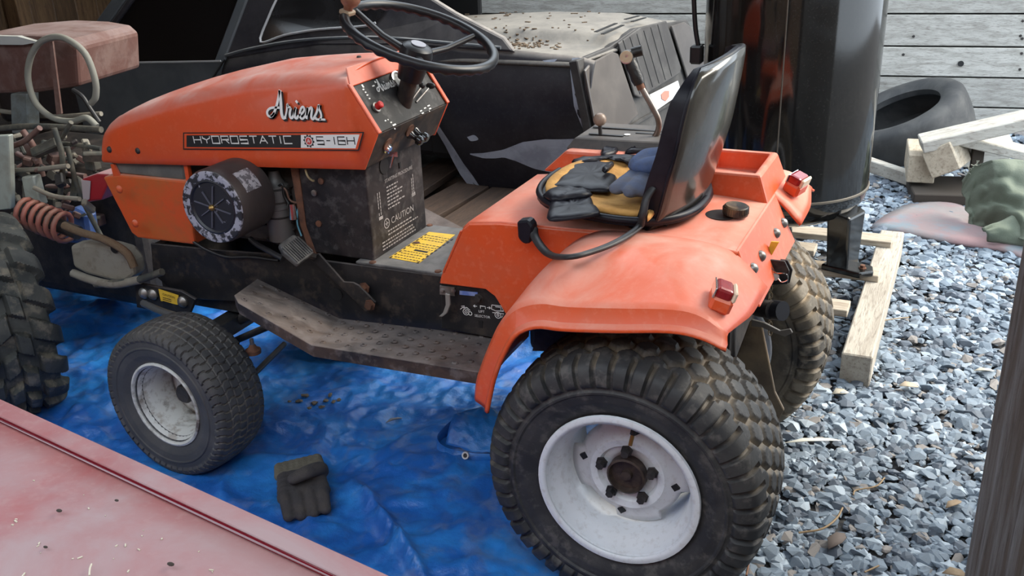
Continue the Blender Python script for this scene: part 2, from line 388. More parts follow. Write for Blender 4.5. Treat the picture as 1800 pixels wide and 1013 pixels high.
for sg in (1, -1):
    MB().prism([dash(sg * HW, -.02), dash(sg * (HW - .013), -.02), dash(sg * (HW - .013), DT + .02), dash(sg * HW, DT + .06)], (-.005, 0, .0032)).build('dash_side_rim', ORANGE, TR, bevel=.0015)
PANEL = M('black_dash_panel', (.014, .0135, .014), .5, col2=(.035, .032, .032), amt=.5, scale=20, col3=(.30, .29, .28), amt3=.16, scale3=30, spec=.3)
dpan = MB().prism([dash(-HW + .010, .0), dash(HW - .010, .0), dash(HW - .010, DT + .02), dash(-HW + .010, DT + .02)], (.006, 0, -.004)).build('dash_panel', PANEL, TR)
DE = (dash(0, 1) - dash(0, 0)); DEY = DE.normalized(); DEX = V((0, -1, 0)); DL = DE.length
def dp(u, v, off=.0008):
    """u metres from the panel's left edge, v metres up the slope"""
    return dash(HW - u, v / DL, off)
# lower face under the dash, with key switch and choke knobs
LOWF = M('grimy_black_sheet', (.014, .013, .013), .5, spec=.3, col2=(.07, .05, .04), amt=.6, scale=16, col3=(.22, .11, .05), amt3=.3, scale3=22)
lowf = MB().prism([V((.671, HW - .004, .879)), V((.671, -HW + .004, .879)), V((.714, -HW + .004, .797)), V((.714, HW - .004, .797))], (.008, 0, .004)).build('dash_lower_face', LOWF, TR, bevel=.001)
def lf(u, v): return V((.671, HW - u, .879)).lerp(V((.714, HW - u, .797)), v)
LN = V((-.886, 0, -.464))
k = MB().lathe([(0, .013), (.004, .013), (.006, .010), (.010, .009), (.010, .0001)], lf(.075, .62), LN, 20).build('key_switch', CHROME, TR, smooth=40)
MB().box(lf(.075, .62) + LN * .020 + V((0, 0, -.004)), (.022, .002, .012)).build('key', CHROME, k)
MB().tube([lf(.075, .66) + LN * .022, lf(.078, .95) + LN * .020 + V((0, 0, -.012))], .0025, 6).build('key_ring_tag', CHROME, k)
for u, v in ((.178, .52), (.203, .50)):
    kn = MB(); kn.lathe([(0, .012), (.012, .006), (.020, .007), (.024, .0125), (.034, .0125), (.038, .008), (.038, .0001)], lf(u, v), LN, 18)
    kn.build('control_knob', M('glossy_black_knob', (.012, .012, .013), .15, coat=.5), TR, smooth=40)
for u, v in ((.165, .35), (.07, .48)): MB().lathe([(0, .016), (.003, .016), (.003, .0001)], lf(u, v), LN, 16).build('rust_washer', RUSTM, TR)
# dash fittings
DN = (dash(0, 0, 1) - dash(0, 0)).normalized()
def dq(px, py, off=.0008): return UP(px, py, dash(0, 0), DN) + DN * off
mb = MB().lathe([(0, .012), (.005, .012), (.006, .009), (.006, .0001)], dq(660, 190), dash(0, 0, 1) - dash(0, 0), 20).build('button_bezel', STEELM, TR, smooth=30)
MB().lathe([(0, .0085), (.014, .0085), (.016, .006), (.016, .0001)], dq(660, 190, .005), dash(0, 0, 1) - dash(0, 0), 18).build('red_button', M('red_plastic', (.45, .02, .02), .35), mb, smooth=30)
DN = (dash(0, 0, 1) - dash(0, 0)).normalized()
g = MB().lathe([(0, .024), (.007, .024), (.008, .020), (.005, .019)], dq(698, 143), DN, 28).build('gauge_bezel', CHROME, TR, smooth=35)
MB().lathe([(.004, .0195), (.0045, .0001)], dq(698, 143), DN, 28).build('gauge_face', M('gauge_face', (.10, .10, .10), .3, col2=(.5, .5, .48), amt=.6, scale=120), g)
lv = MB().tube([dq(731, 180), dq(736, 172, .012), dq(742, 163, .022)], .003, 8).build('throttle_lever', STEELM, TR, smooth=40)
MB().sphere(dq(744, 160, .026), .010, 14, 8, (1.3, .8, .8)).build('lever_knob', BLACKP, lv, smooth=60)
lv = MB().tube([dq(722, 178), dq(725, 170, .012), dq(729, 162, .02)], .003, 8).build('throttle_lever', STEELM, TR, smooth=40)
MB().sphere(dq(730, 159, .024), .008, 12, 8).build('lever_knob', BLACKP, lv, smooth=60)

# ---- lettering
SCRIPT = {  # handwritten strokes: (points, widths)
 'A': [([(.34, .20), (.20, .06), (.05, .08), (.02, .22), (.14, .34), (.34, .38), (.56, .38)], .085), ([(.16, .05), (.32, .20), (.48, .56), (.60, 1.0)], .095), ([(.60, 1.0), (.63, .60), (.64, .22), (.70, .03), (.82, .05)], .12)],
 'r': [([(.0, .05), (.07, .28), (.10, .50), (.13, .42)], .07), ([(.11, .42), (.19, .41), (.25, .38)], .08), ([(.25, .38), (.20, .20), (.21, .06), (.28, .03), (.34, .10)], .09)],
 'i': [([(.0, .08), (.07, .26), (.12, .42)], .06), ([(.12, .42), (.08, .20), (.09, .06), (.16, .03), (.24, .12)], .095), ([(.155, .585), (.205, .635)], .11)],
 'e': [([(.0, .12), (.10, .18), (.20, .26), (.25, .36), (.19, .44), (.11, .38), (.05, .22), (.07, .06), (.17, .02), (.30, .14)], .08)],
 'n': [([(.0, .14), (.06, .32), (.09, .42), (.06, .22), (.03, .02)], .085), ([(.05, .16), (.14, .34), (.23, .43), (.27, .36), (.24, .18), (.24, .06), (.31, .02), (.38, .12)], .085)],
 's': [([(.0, .12), (.10, .30), (.17, .52), (.18, .40), (.25, .26), (.27, .12), (.20, .02), (.06, .03), (.03, .09)], .08), ([(.20, .02), (.44, .02)], .07)],
}
def script_word(word, o, ex, ey, size, wk, lift):
    mb = MB(); x = 0.0; adv = {'A': .80, 'r': .33, 'i': .25, 'e': .30, 'n': .38, 's': .34}
    for q, ch in enumerate(word):
        for pts, w in SCRIPT[ch]:
            P = sp2(pts, 7); P = [((a + x + .14 * b) * size, b * size) for a, b in P]
            mb.strip(P, w * size * wk, o, ex, ey, lift + .00004 * q)
        x += adv[ch]
    return mb
EX = V((-1, 0, 0)); EY = V((0, 0, 1)); sq = V((-.999, 0, .030)).normalized(); sq_y = V((.030, 0, .999)).normalized()
oA = U(470, 207, y=HW + .0062)
MB_ = script_word('Ariens', oA + V((-.003, 0, -.003)), sq, sq_y, .066, 1.35, .0004); MB_.build('badge_shadow', BLACKP, TR, weld=False)
script_word('Ariens', oA, sq, sq_y, .066, .95, .0016).build('script_badge', M('white_badge', (.80, .80, .78), .4), TR, weld=False, solid=.0012)
script_word('Ariens', dq(664, 163), DEX, DEY, .030, 1.25, .001).build('dash_script', WHITEP, TR, weld=False)
mb = MB()
for px, py, w, h in ((636, 152, .006, .008), (637, 158, .007, .003), (641, 163, .006, .003), (644, 168, .007, .003), (648, 174, .006, .003), (634, 145, .008, .003), (654, 152, .010, .003), (658, 145, .006, .005), (676, 213, .006, .003), (681, 211, .004, .003), (686, 216, .006, .003), (690, 221, .014, .004), (738, 196, .010, .003), (745, 191, .010, .003), (751, 187, .012, .003), (741, 200, .010, .003), (754, 192, .010, .003), (693, 227, .004, .003), (754, 196, .003, .003)):
    mb.strip([(0, 0), (w, 0)], h, dq(px, py), DEX, DEY)
tag(mb.build('dash_print', WHITEP, dpan, weld=False), kind='stuff')
# HYDROSTATIC S-16H decal
def side(px, py, off=.0): return U(px, py, y=HW + .0058 + off)
dec = TR
def quad(name, pts, mat, off, parent=TR): return MB().prism([side(*p, off) for p in pts], (0, .0003, 0)).build(name, mat, parent)
border = quad('decal_border', [(322, 233), (640, 232), (631, 265), (322, 263)], BLACKP, 0)
quad('decal_edge', [(324, 235), (637, 234.2), (629, 263), (324, 261)], M('decal_orange', (.60, .075, .02), .4), .0005, border)
quad('decal_black', [(328, 238), (529, 237.3), (529, 260), (328, 258.5)], BLACKP, .0010, border)
quad('decal_white', [(529, 237.3), (632, 236.5), (625, 261), (529, 260)], WHITEP, .0010, border)
SQ = {'H': [[(0, 0), (0, 1)], [(1, 0), (1, 1)], [(0, .5), (1, .5)]], 'Y': [[(0, 1), (0, .75), (.5, .48), (1, .75), (1, 1)], [(.5, .48), (.5, 0)]], 'D': [[(0, 0), (0, 1), (1, 1), (1, 0), (-.05, 0)]],
      'R': [[(0, 0), (0, 1), (1, 1), (1, .5), (.1, .5)], [(.55, .5), (1, 0)]], 'O': [[(0, 0), (0, 1), (1, 1), (1, 0), (-.05, 0)]], 'S': [[(1, 1), (0, 1), (0, .5), (1, .5), (1, 0), (0, 0)]],
      'T': [[(0, 1), (1, 1)], [(.5, 1), (.5, 0)]], 'A': [[(0, 0), (.5, 1), (1, 0)], [(.2, .35), (.8, .35)]], 'I': [[(.5, 0), (.5, 1)]], 'C': [[(1, 1), (0, 1), (0, 0), (1, 0)]],
      '-': [[(.1, .5), (.9, .5)]], '1': [[(.5, 0), (.5, 1)]], '6': [[(1, 1), (0, 1), (0, 0), (1, 0), (1, .5), (.05, .5)]]}
def square_word(word, p0, p1, hpx, w, mat, name, parent, wide):
    o = side(*p0, .0016); e = side(*p1, .0016) - o; L_ = e.length; ex = e.normalized(); hh = (side(p0[0], p0[1] - hpx) - side(*p0)).length
    mb = MB(); adv = {'I': .35, '-': .7, '1': .45}; tot = sum(adv.get(ch, 1) * 1.0 + .28 for ch in word) - .28; k = L_ / tot; x = 0
    ey = V((0, 1, 0)).cross(ex).normalized()
    if ey.z < 0: ey = -ey
    for ch in word:
        cw = adv.get(ch, 1) * k
        for st_ in SQ[ch]: mb.strip([(x + a * cw, b * hh) for a, b in st_], w, o, ex, ey, .0)
        x += cw + .28 * k
    mb.build(name, mat, parent, weld=False)
square_word('HYDROSTATIC', (342, 252), (514, 252.5), 12, .0025, WHITEP, 'decal_word', border, 1)
square_word('S-16H', (558, 254), (624, 254.5), 13, .0026, BLACKP, 'decal_model', border, 1)
gc = side(543, 248, .0014); gear = MB(); gp = []
for k in range(40):
    a = 2 * PI * k / 40; r = .0155 if (k % 4) in (0, 1) else .0125; gp.append(gc + V((math.cos(a) * r, 0, math.sin(a) * r)))
gear.prism(gp, (0, .0002, 0)).build('gear_emblem', BLACKP, border)
MB().lathe([(0, .0105), (.0003, .0105), (.0003, .0001)], gc + V((0, .0004, 0)), (0, 1, 0), 24).build('emblem_ring', WHITEP, border)
MB().lathe([(0, .0085), (.0003, .0085), (.0003, .0001)], gc + V((0, .0008, 0)), (0, 1, 0), 24).build('emblem_disc', M('emblem_red', (.55, .05, .04), .5), border)
MB().strip([(-.004, -.004), (.0, .005), (.002, -.004)], .0016, gc + V((0, .0014, 0)), (-1, 0, 0), (0, 0, 1)).strip([(-.004, -.001), (.005, .001)], .0014, gc + V((0, .0014, 0)), (-1, 0, 0), (0, 0, 1)).build('emblem_letter', WHITEP, border, weld=False)
for px, py in ((193, 263), (243, 265)): MB().lathe([(0, .009), (.003, .008), (.006, .004), (.006, .0001)], U(px, py, y=HW + .002), (0, 1, 0), 14).build('hood_screw', DARKM, TR, smooth=50)
MB().lathe([(0, .006), (.004, .005), (.005, .0001)], V((.80, .02, ztop(.80) - .001)), (0, 0, 1), 12).build('hood_screw', DARKM, TR, smooth=50)
# ------------------------------------------------------------------ steering
SA = V((-.36, .02, .933)).normalized(); S0 = U(705, 195, y=0); SWC = V((.640, 0, 1.072)); SY = V((0, 1, 0)); SX = SY.cross(SA).normalized(); SY = SA.cross(SX); SWR = .176
BLKW = M('black_wheel_plastic', (.010, .010, .012), .34, col2=(.022, .022, .026), amt=.5, scale=20, spec=.35)
MB().lathe([(0, .030), (.006, .030), (.008, .024)], S0 - SA * .012, SA, 24).build('column_collar', STEELM, TR, smooth=40)
MB().tube([S0 - SA * .03, SWC - SA * .07], .0205, 20).build('steering_column', LOWF, TR, smooth=40)
swl = MB(); ringv = []
nr = 120
def ring(u, v):
    a = 2 * PI * u; b = 2 * PI * v; r = .0125 * (1.0 + .16 * max(0, -math.cos(b)) * math.cos(2 * PI * u * 36) - .05)
    rad = SX * math.cos(a) + SY * math.sin(a)
    return SWC + rad * (SWR + r * math.sin(b)) + SA * r * math.cos(b)
swl.grid(ring, 216, 13, wrap_u=True)
sw = swl.build('steering_wheel_rim', BLKW, TR, smooth=60)
hc = SWC - SA * .045
MB().lathe([(-.062, .030), (-.03, .034), (.0, .040), (.018, .036), (.024, .026), (.026, .0001)], hc, SA, 28).build('steering_hub', BLKW, TR, smooth=40)
MB().lathe([(.0, .018), (.002, .018), (.002, .0001)], hc + SA * .0255, SA, 20).build('hub_emblem', M('grey_emblem', (.25, .25, .29), .5), TR)
for a in (-1.95, .14, 2.23):
    d = SX * math.cos(a) + SY * math.sin(a)
    MB().tube([hc + d * .028, hc + d * .09 + SA * .012, SWC + d * (SWR - .008) - SA * .002], [.013, .0105, .0095], 10, squash=.75).build('steering_spoke', BLKW, TR, smooth=60)
a = .50; d = SX * math.cos(a) + SY * math.sin(a); kp = SWC + d * (SWR - .004)
cl = MB().box(kp + SA * .010, (.026, .034, .012), Matrix((SX, SY, SA)).transposed()).build('spinner_clamp', M('tan_clamp', (.24, .17, .11), .6), TR, bevel=.003)
MB().lathe([(.012, .010), (.022, .011), (.030, .019), (.040, .0235), (.052, .0225), (.060, .015), (.063, .0001)], kp, SA, 20).build('spinner_knob', M('brown_knob', (.20, .075, .045), .35, col2=(.34, .16, .10), amt=.6, scale=40), TR, smooth=50)

# ------------------------------------------------------------------ tower, tray, frame
tw = .132
TOWER = M('black_tower_sheet', (.011, .010, .012), .5, spec=.3, col2=(.045, .036, .036), amt=.6, scale=10, col3=(.16, .15, .15), amt3=.22, scale3=40, bump=.05)
tower = MB().prism([V((.738, tw, .552)), V((.738, tw, .800)), V((.930, tw, .800)), V((.930, tw, .552))], (0, -2 * tw, 0)).build('battery_tower', TOWER, TR, bevel=.004, segs=2)
MB().prism([V((.930, tw + .002, .80)), V((.955, tw + .002, .80)), V((.945, tw + .002, .62)), V((.925, tw + .002, .545)), V((.905, tw + .002, .545)), V((.928, tw + .002, .62))], (0, -.02, 0)).build('rusty_edge_strip', RUSTM, TR, bevel=.001)
for px, py, m in ((565, 318, RUSTM), (553, 339, STEELM), (561, 393, RUSTM)): MB().lathe([(0, .008), (.004, .008), (.005, .005), (.005, .0001)], U(px, py, y=tw), (0, 1, 0), 14).build('tower_screw', m, tower, smooth=40)
MB().tube(smooth_path([U(537, 298, y=.15), U(541, 310, y=.15), U(548, 317, y=.145), U(552, 318, y=.14)], 5), .003, 8).build('throttle_rod', M('yellowed_rod', (.45, .38, .22), .4, metal=.6), TR, smooth=50)
# slot and curl on the rear face
MB().lathe([(0, .020), (.001, .020), (.001, .0001)], V((.7368, .052, .770)), (-1, 0, 0), 20).build('column_hole', BLACKP, tower)
MB().box(V((.7365, -.02, .752)), (.003, .008, .014)).build('slot', BLACKP, tower)
# printed instructions
tx = .7372; tex = V((0, -1, 0)); tey = V((0, 0, 1))
FADED = M('faded_print', (.30, .28, .28), .6)
text_mesh('instruction_title', 'STARTING PROCEDURE', .0125, (tx, .055, .727), tex, tey, FADED, tower)
text_mesh('caution_word', 'CAUTION', .024, (tx, .042, .618), tex, tey, FADED, tower, space=1.05)
MB().lathe([(0, .013), (.0004, .013), (.0004, .0105), (0, .0105)], V((tx, .062, .626)), (-1, 0, 0), 24).strip([(-.007, 0), (.007, 0)], .003, V((tx - .0005, .062, .626)), tex, tey).strip([(0, -.007), (0, .007)], .003, V((tx - .0005, .062, .626)), tex, tey).build('caution_sign', FADED, tower, weld=False)
mb = MB(); rr = random.Random(3)
def lines(y0, y1, z0, dz, n):
    for i in range(n):
        y = y0; ye = y0 - (y0 - y1) * rr.uniform(.6, 1)
        while y > ye:
            w = rr.uniform(.004, .013); mb.strip([(0, 0), (w, 0)], .0034, V((tx - .0004, y, z0 - i * dz)), tex, tey); y -= w + .0035
lines(.050, -.03, .714, .0090, 7); lines(.060, -.085, .6045, .0092, 2); lines(.09, -.07, .5830, .0088, 3)
for y in (.092, .083, -.070, -.078):
    for k in range(7):
        if rr.random() < .8: mb.strip([(0, 0), (0, .007)], .003, V((tx - .0004, y, .655 + k * .0085)), tex, tey)
mb.strip([(0, 0), (.018, 0)], .008, V((tx - .0004, .095, .648)), tex, tey).strip([(0, 0), (.018, 0)], .008, V((tx - .0004, -.066, .660)), tex, tey)
tag(mb.build('printed_lines', FADED, tower, weld=False), kind='stuff')
# tray between tower and seat
TRAY = M('worn_tray', (.05, .05, .053), .5, col2=(.16, .155, .155), amt=.8, scale=11, col3=(.02, .02, .02), amt3=.5, scale3=18, dust=(.22, .21, .20), dust_amt=.55)
tray = MB().box((.60, 0, .549), (.36, .30, .008)).build('floor_tray', TRAY, TR, bevel=.002)
for x, y in ((.735, .143), (.555, .142), (.735, -.142), (.61, -.142), (.70, -.01)):
    MB().lathe([(0, .009), (.003, .008), (.004, .0001)], (x, y, .5525), (0, 0, 1), 14).build('rusty_screw', RUSTM, tray, smooth=40)
YEL = M('yellow_label', (.72, .46, .035), .5, col2=(.62, .40, .06), amt=.6, scale=40, col3=(.12, .07, .05), amt3=.25, scale3=45)
tz = .5535
lab = MB().prism([U(684, 453, z=tz), U(737, 463, z=tz), U(800, 413, z=tz), U(754, 408, z=tz)], (0, 0, .0006)).build('warning_label', YEL, tray)
LO, LA, LB = U(684, 453, z=tz + .001), U(737, 463, z=tz + .001), U(754, 408, z=tz + .001)
lx = (LA - LO); ly = (LB - LO)
mb = MB()
for i in range(9):                                                    # dashed frame and printed lines
    mb.strip([(.0, i / 9), (.0, i / 9 + .06)], .05, LO + lx * .03, lx, ly * .97)
    mb.strip([(.94, i / 9), (.94, i / 9 + .06)], .05, LO, lx, ly * .97)
for i in range(12):
    if i in (4, 8): continue
    y = .06 + i * .075; x = .10
    while x < .84:
        w = rr.uniform(.04, .10); mb.strip([(x, y), (x + w, y)], .018, LO, lx, ly); x += w + .035
mb.strip([(.35, .36), (.8, .36)], .05, LO, lx, ly)
tag(mb.build('label_print', BLACKP, lab, weld=False), kind='stuff')
# frame channel
FRAME = BLACKM
fr = MB()
side_poly = [(1.452, .428), (1.44, .520), (1.20, .530), (1.02, .541), (.754, .5445), (.40, .548), (.36, .40), (.846, .380), (1.10, .395), (1.30, .375), (1.40, .392)]
for sg in (1, -1):
    MB().prism([V((x, .152 * sg, z)) for x, z in side_poly], (0, -.008 * sg, 0)).build('frame_rail', FRAME, TR, bevel=.0015)
fr.box((.95, 0, .36), (.9, .24, .05)).box((1.42, 0, .45), (.03, .29, .14)).build('frame_crossmember', DARKM, TR, bevel=.003)
MB().lathe([(0, .017), (.002, .017), (.002, .0001)], U(592, 517, y=.1525), (0, 1, 0), 18).build('frame_hole', BLACKP, TR)
MB().box(U(845, 570, y=.1925), (.010, .002, .018)).build('frame_slot', BLACKP, TR)
# rear side plate with lift selector
plate = MB().prism([U(*p, y=.192) for p in ((776, 486), (850, 498), (890, 545), (892, 585), (866, 594), (776, 577))], (0, -.035, 0)).build('selector_plate', BLACKM, TR, bevel=.001)
def sel(px, py): return U(px, py, y=.1932)
text_mesh('lift_word', 'LIFT', .0085, sel(841.5, 549), (-1, 0, .03), (.03, 0, 1), WHITEP, plate)
text_mesh('selector_word', 'SELECTOR', .0085, sel(834.5, 556.5), (-1, 0, .03), (.03, 0, 1), WHITEP, plate)
def picto(o, s, strokes, name):
    mb = MB()
    for p in strokes: mb.strip(p, .0016 / s, o, V((-1, 0, .03)) * s, V((.03, 0, 1)) * s)
    mb.build(name, WHITEP, plate, weld=False)
circ = lambda cx, cy, r: [(cx + r * math.cos(2 * PI * k / 12), cy + r * math.sin(2 * PI * k / 12)) for k in range(13)]
picto(sel(810, 554), .032, [circ(.45, .3, .24), circ(.45, .3, .1), circ(.78, .22, .14), [(0, .45), (.2, .62), (.55, .66), (.8, .45)], [(.1, .7), (.35, .75), (.3, .55)]], 'tractor_pictogram')
picto(sel(865, 559), .034, [[(.05, .95), (.75, .95), (.9, .6), (.3, .55), (.0, .65), (.05, .95)], [(.3, .85), (.7, .85), (.7, .65)], circ(.45, .25, .22), circ(.45, .25, .08), [(.05, .4), (.9, .4), (.7, .1)]], 'mower_pictogram')
picto(sel(833, 541), .042, [[(.0, .1), (.2, .1)], [(.4, .0), (.4, .15), (.7, .15), (.7, .0)], [(.8, .1), (.6 + .4, .1)], [(-.02, .1), (.08, .17)], [(-.02, .1), (.08, .03)], [(1.02, .1), (.92, .17)], [(1.02, .1), (.92, .03)]], 'arrow_pictogram')
MB().prism([sel(808, 511), sel(840, 514), sel(840, 521), sel(808, 518)], (0, .001, 0)).build('blue_label', M('blue_label', (.10, .16, .42), .5, col2=(.4, .45, .6), amt=.5, scale=60), plate)
br = MB().prism([U(774, 502, y=.196), U(800, 505, y=.196), U(800, 520, y=.196), U(774, 517, y=.196)], (0, .003, 0)).build('latch_bracket', STEELM, TR)
for px in (778, 797): MB().lathe([(0, .006), (.005, .005), (.006, .0001)], U(px, 511, y=.199), (0, 1, 0), 10).build('bracket_bolt', STEELM, br)
MB().prism([U(*p, y=.206) for p in ((784, 515), (792, 517), (793, 535), (787, 550), (779, 556), (773, 555), (780, 549), (785, 535))], (0, .005, 0)).build('latch_handle', M('grey_latch', (.33, .32, .30), .5, metal=.5), TR, bevel=.001)
pb = MB(); hexbolt(pb, U(842, 524, y=.192), V((0, 1, 0)), .008, .010); pb.build('plate_bolt', DARKM, plate)
# hydro pedal
P1, P2, P3 = U(652, 536, y=.178), U(612, 500, y=.20), U(545, 450, y=.225)
PB = BLACKM
ped = MB().prism([U(*p, y=.178) for p in ((552, 448), (560, 446), (604, 496), (620, 497), (630, 502), (660, 532), (656, 545), (642, 548), (606, 512), (545, 456))], (0, -.006, 0)).build('pedal_arm', PB, TR, bevel=.001)
mb = MB(); hexbolt(mb, U(641, 506, y=.160), V((0, 1, 0)), .010, .014); mb.build('pedal_bolt', RUSTM, TR)
mb = MB(); hexbolt(mb, U(651, 536, y=.180), V((0, 1, 0)), .010, .012); mb.build('pedal_bolt', RUSTM, TR)
RUB = M('worn_rubber', (.03, .03, .033), .6, col2=(.13, .125, .12), amt=.6, scale=25)
pc = U(521, 437, y=.225); pn = (V((-.62, .25, .74))).normalized(); pu = V((.75, 0, .60)); pu = (pu - pn * pu.dot(pn)).normalized(); pv = pn.cross(pu)
RM = Matrix((pv, pu, pn)).transposed()
pp = [(-.030, -.034), (.030, -.034), (.034, .010), (.026, .034), (-.026, .034), (-.034, .010)]
pad = MB().prism([pc + pv * a + pu * b for a, b in pp], pn * -.016).build('pedal_pad', RUB, TR, bevel=.005, segs=2)
for k in range(9):
    MB().box(pc + pv * (-.026 + k * .0065) + pn * .001 - pu * .004, (.0035, .050, .004), RM).build('tread_rib', RUB, pad)
MB().tube([pc - pn * .012, U(553, 452, y=.18)], .009, 8).build('pedal_stem', PB, TR)
# ------------------------------------------------------------------ footrests
FOOT = M('worn_footrest', (.022, .020, .022), .55, spec=.3, col2=(.12, .075, .05), amt=.6, scale=7, col3=(.22, .19, .18), amt3=.45, scale3=22, dust=(.19, .165, .16), dust_amt=.85, dscale=14, bump=.2, bscale=90)
FT = {'a': U(452, 490, y=.17), 'b': U(404, 524, y=.40), 'c': U(597, 560, y=.17), 'd': U(548, 607, y=.40), 'e': U(872, 592, y=.17), 'f': U(846, 655, y=.40)}
def footrest(sg):
    q = {k: V((p.x, p.y * sg, p.z)) for k, p in FT.items()}
    fa = q['a'].lerp(q['b'], .12); ca = q['b'].lerp(q['d'], .10); cb = q['b'].lerp(q['a'], .14)
    top = [q['a'], cb, ca, q['d'], q['f'], q['e'], q['c']]
    mb = MB(); vs = [q['a'], cb, ca, q['d'], q['c'], q['f'], q['e']]
    mb.add(vs, [(0, 1, 2, 3, 4), (4, 3, 5, 6)])
    dn = V((0, 0, -.030)); rim = [0, 1, 2, 3, 5]
    for i, j in zip(rim[:-1], rim[1:]): mb.add([vs[i], vs[j], vs[j] + dn, vs[i] + dn], [(0, 1, 2, 3)])
    o = mb.build('footrest', FOOT, TR, solid=.006, bevel=.003)
    ring = MB(); r2 = random.Random(5)
    dots = []
    for i in range(6):
        for j in range(3): dots.append((q['b'].lerp(q['d'], (i + .8) / 6.6)).lerp(q['a'].lerp(q['c'], (i + .8) / 6.6), .15 + .33 * j + (.12 if i % 2 else 0)))
    for i in range(12):
        for j in range(4): dots.append((q['d'].lerp(q['f'], (i + .6) / 12.6)).lerp(q['c'].lerp(q['e'], (i + .6) / 12.6), .12 + .24 * j + (.10 if i % 2 else 0)))
    for i, p in enumerate(dots):
        n = ((q['a'] - q['d']).cross(q['c'] - q['d'])).normalized() if i < 18 else ((q['d'] - q['f']).cross(q['e'] - q['f'])).normalized()
        if n.z < 0: n = -n
        ring.lathe([(.0, .0080), (.0032, .0052), (.0034, .0036), (.0004, .0030), (.0004, .0001)], p, n, 8)
    tag(ring.build('grip_dimples', FOOT, o, smooth=30), kind='stuff')
    return o
footrest(1); footrest(-1)
# ------------------------------------------------------------------ front end
axl = MB(); axl.box((1.235, 0, .30), (.05, .52, .05)).box((1.235, .27, .27), (.04, .05, .12)).box((1.235, -.27, .27), (.04, .05, .12)).build('front_axle', DARKM, TR, bevel=.004)
lp = MB().prism([U(*p, y=.20) for p in ((236, 497), (318, 512), (344, 527), (330, 560), (310, 555), (240, 541))], (0, -.01, 0)).build('axle_bracket', BLACKM, TR, bevel=.002)
for px, py in ((254, 515), (270, 517), (322, 530)): MB().lathe([(0, .016), (.005, .016), (.012, .010), (.014, .0001)], U(px, py, y=.201), (0, 1, 0), 16).build('bracket_bolt', STEELM, TR, smooth=40)
lab2 = MB().prism([U(*p, y=.2035) for p in ((279, 508), (314, 519), (313, 536), (283, 529))], (0, .001, 0)).build('warning_label', YEL, TR)
_o = U(286, 519, y=.2052); _e = (U(310, 526, y=.2052) - _o).normalized()
text_mesh('label_word', 'CAUTION', .0095, _o, _e, V((_e.z * .5, 0, 1)), BLACKP, lab2)
mb = MB()
for i in range(3): mb.strip([(0, 0), (.03, 0)], .002, U(286, 523 + i * 3.2, y=.2052), _e, V((0, 0, 1)))
mb.build('label_lines', BLACKP, lab2, weld=False)
MB().tube(smooth_path([U(252, 533, y=.22), U(285, 548, y=.26), U(330, 562, y=.30)], 4), .010, 8).build('drag_link', M('grey_rod', (.16, .16, .165), .45, metal=.6), TR, smooth=50)
MB().tube([U(360, 590, y=.10), U(452, 548, y=.10)], .016, 10).tube([U(400, 605, y=.1), U(470, 575, y=.1)], .010, 8).build('axle_strut', BLACKM, TR, smooth=50)
MB().tube([V((1.13, .28, .17)), U(500, 605, y=.0)], .008, 8).build('tie_rod', BLACKM, TR, smooth=50)
tj = U(445, 617, y=.26)
e = MB().lathe([(-.006, .020), (.004, .020), (.008, .012), (.018, .007), (.018, .0001)], tj, (0, 0, 1), 16).build('tie_rod_end', RUSTM, TR, smooth=40)
MB().lathe([(.012, .006), (.034, .005), (.036, .0001)], tj, (0, 0, 1), 10).build('stud', STEELM, e)
# lower grille shell
NOSE = M('faded_orange_paint', (.60, .085, .02), .45, col2=(.42, .12, .03), amt=.8, scale=6, col3=(.30, .12, .05), amt3=.3, scale3=30, dust=(.6, .34, .26), dust_amt=.6, bump=.04)
gs = [(1.555, .700), (1.500, .712), (1.262, .716), (1.272, .540), (1.47, .536), (1.490, .548)]
gsh = MB().prism([V((x, .164, z)) for x, z in gs], (0, -.328, 0)).build('grille_shell', NOSE, TR, bevel=.006, segs=2)
for px, py in ((210, 333), (238, 393)): MB().lathe([(0, .011), (.003, .010), (.006, .005), (.007, .0001)], U(px, py, y=.196), (0, 1, 0), 14).build('shell_bolt', NOSE, gsh, smooth=50)
MB().prism([U(*p, y=.163) for p in ((194, 289), (200, 289), (213, 313), (200, 313))], (0, -.006, 0)).build('hood_hinge', ORANGE, TR)
MB().box((1.26, .155, .74), (.012, .012, .05)).build('hood_stop', ORANGE, TR)
MB().box((1.40, .0, .735), (.25, .31, .05)).build('engine_shroud', M('grey_shroud', (.09, .09, .085), .55, col2=(.17, .165, .15), amt=.7, scale=12), TR, bevel=.006)
# ------------------------------------------------------------------ engine bay
MB().box((1.10, 0, .655), (.30, .20, .22)).box((1.05, 0, .75), (.26, .18, .08)).build('engine_block', DARKM, TR, bevel=.012, segs=2)
for i in range(7): MB().box((1.10, .03, .60 + i * .018), (.24, .17, .004)).build('cooling_fin', DARKM, TR)
ac = V((1.078, .285, .702)); AIRB = M('air_cleaner_side', (.05, .042, .042), .45, col2=(.085, .07, .065), amt=.6, scale=7, metal=.2)
air = MB().lathe([(-.125, .086), (-.12, .092), (-.012, .092), (-.004, .090), (0, .084)], ac, (0, 1, 0), 48).build('air_cleaner', AIRB, TR, smooth=30)
CH = M('chipped_black_cover', (.012, .012, .018), .4, col2=(.30, .30, .36), amt=.9, scale=40, detail=9, lo=.62, hi=.66)
MB().lathe([(-.002, .089), (.002, .088), (.003, .084), (.0, .068)], ac, (0, 1, 0), 48).build('cover_ring', M('worn_cover_ring', (.02, .02, .025), .4, col2=(.36, .36, .43), amt=.9, scale=60, detail=9, lo=.47, hi=.53), air, smooth=30)
MB().lathe([(.0, .068), (.001, .064), (-.003, .060), (-.002, .0001)], ac, (0, 1, 0), 48).build('cover_face', CH, air, smooth=30)
mb = MB()
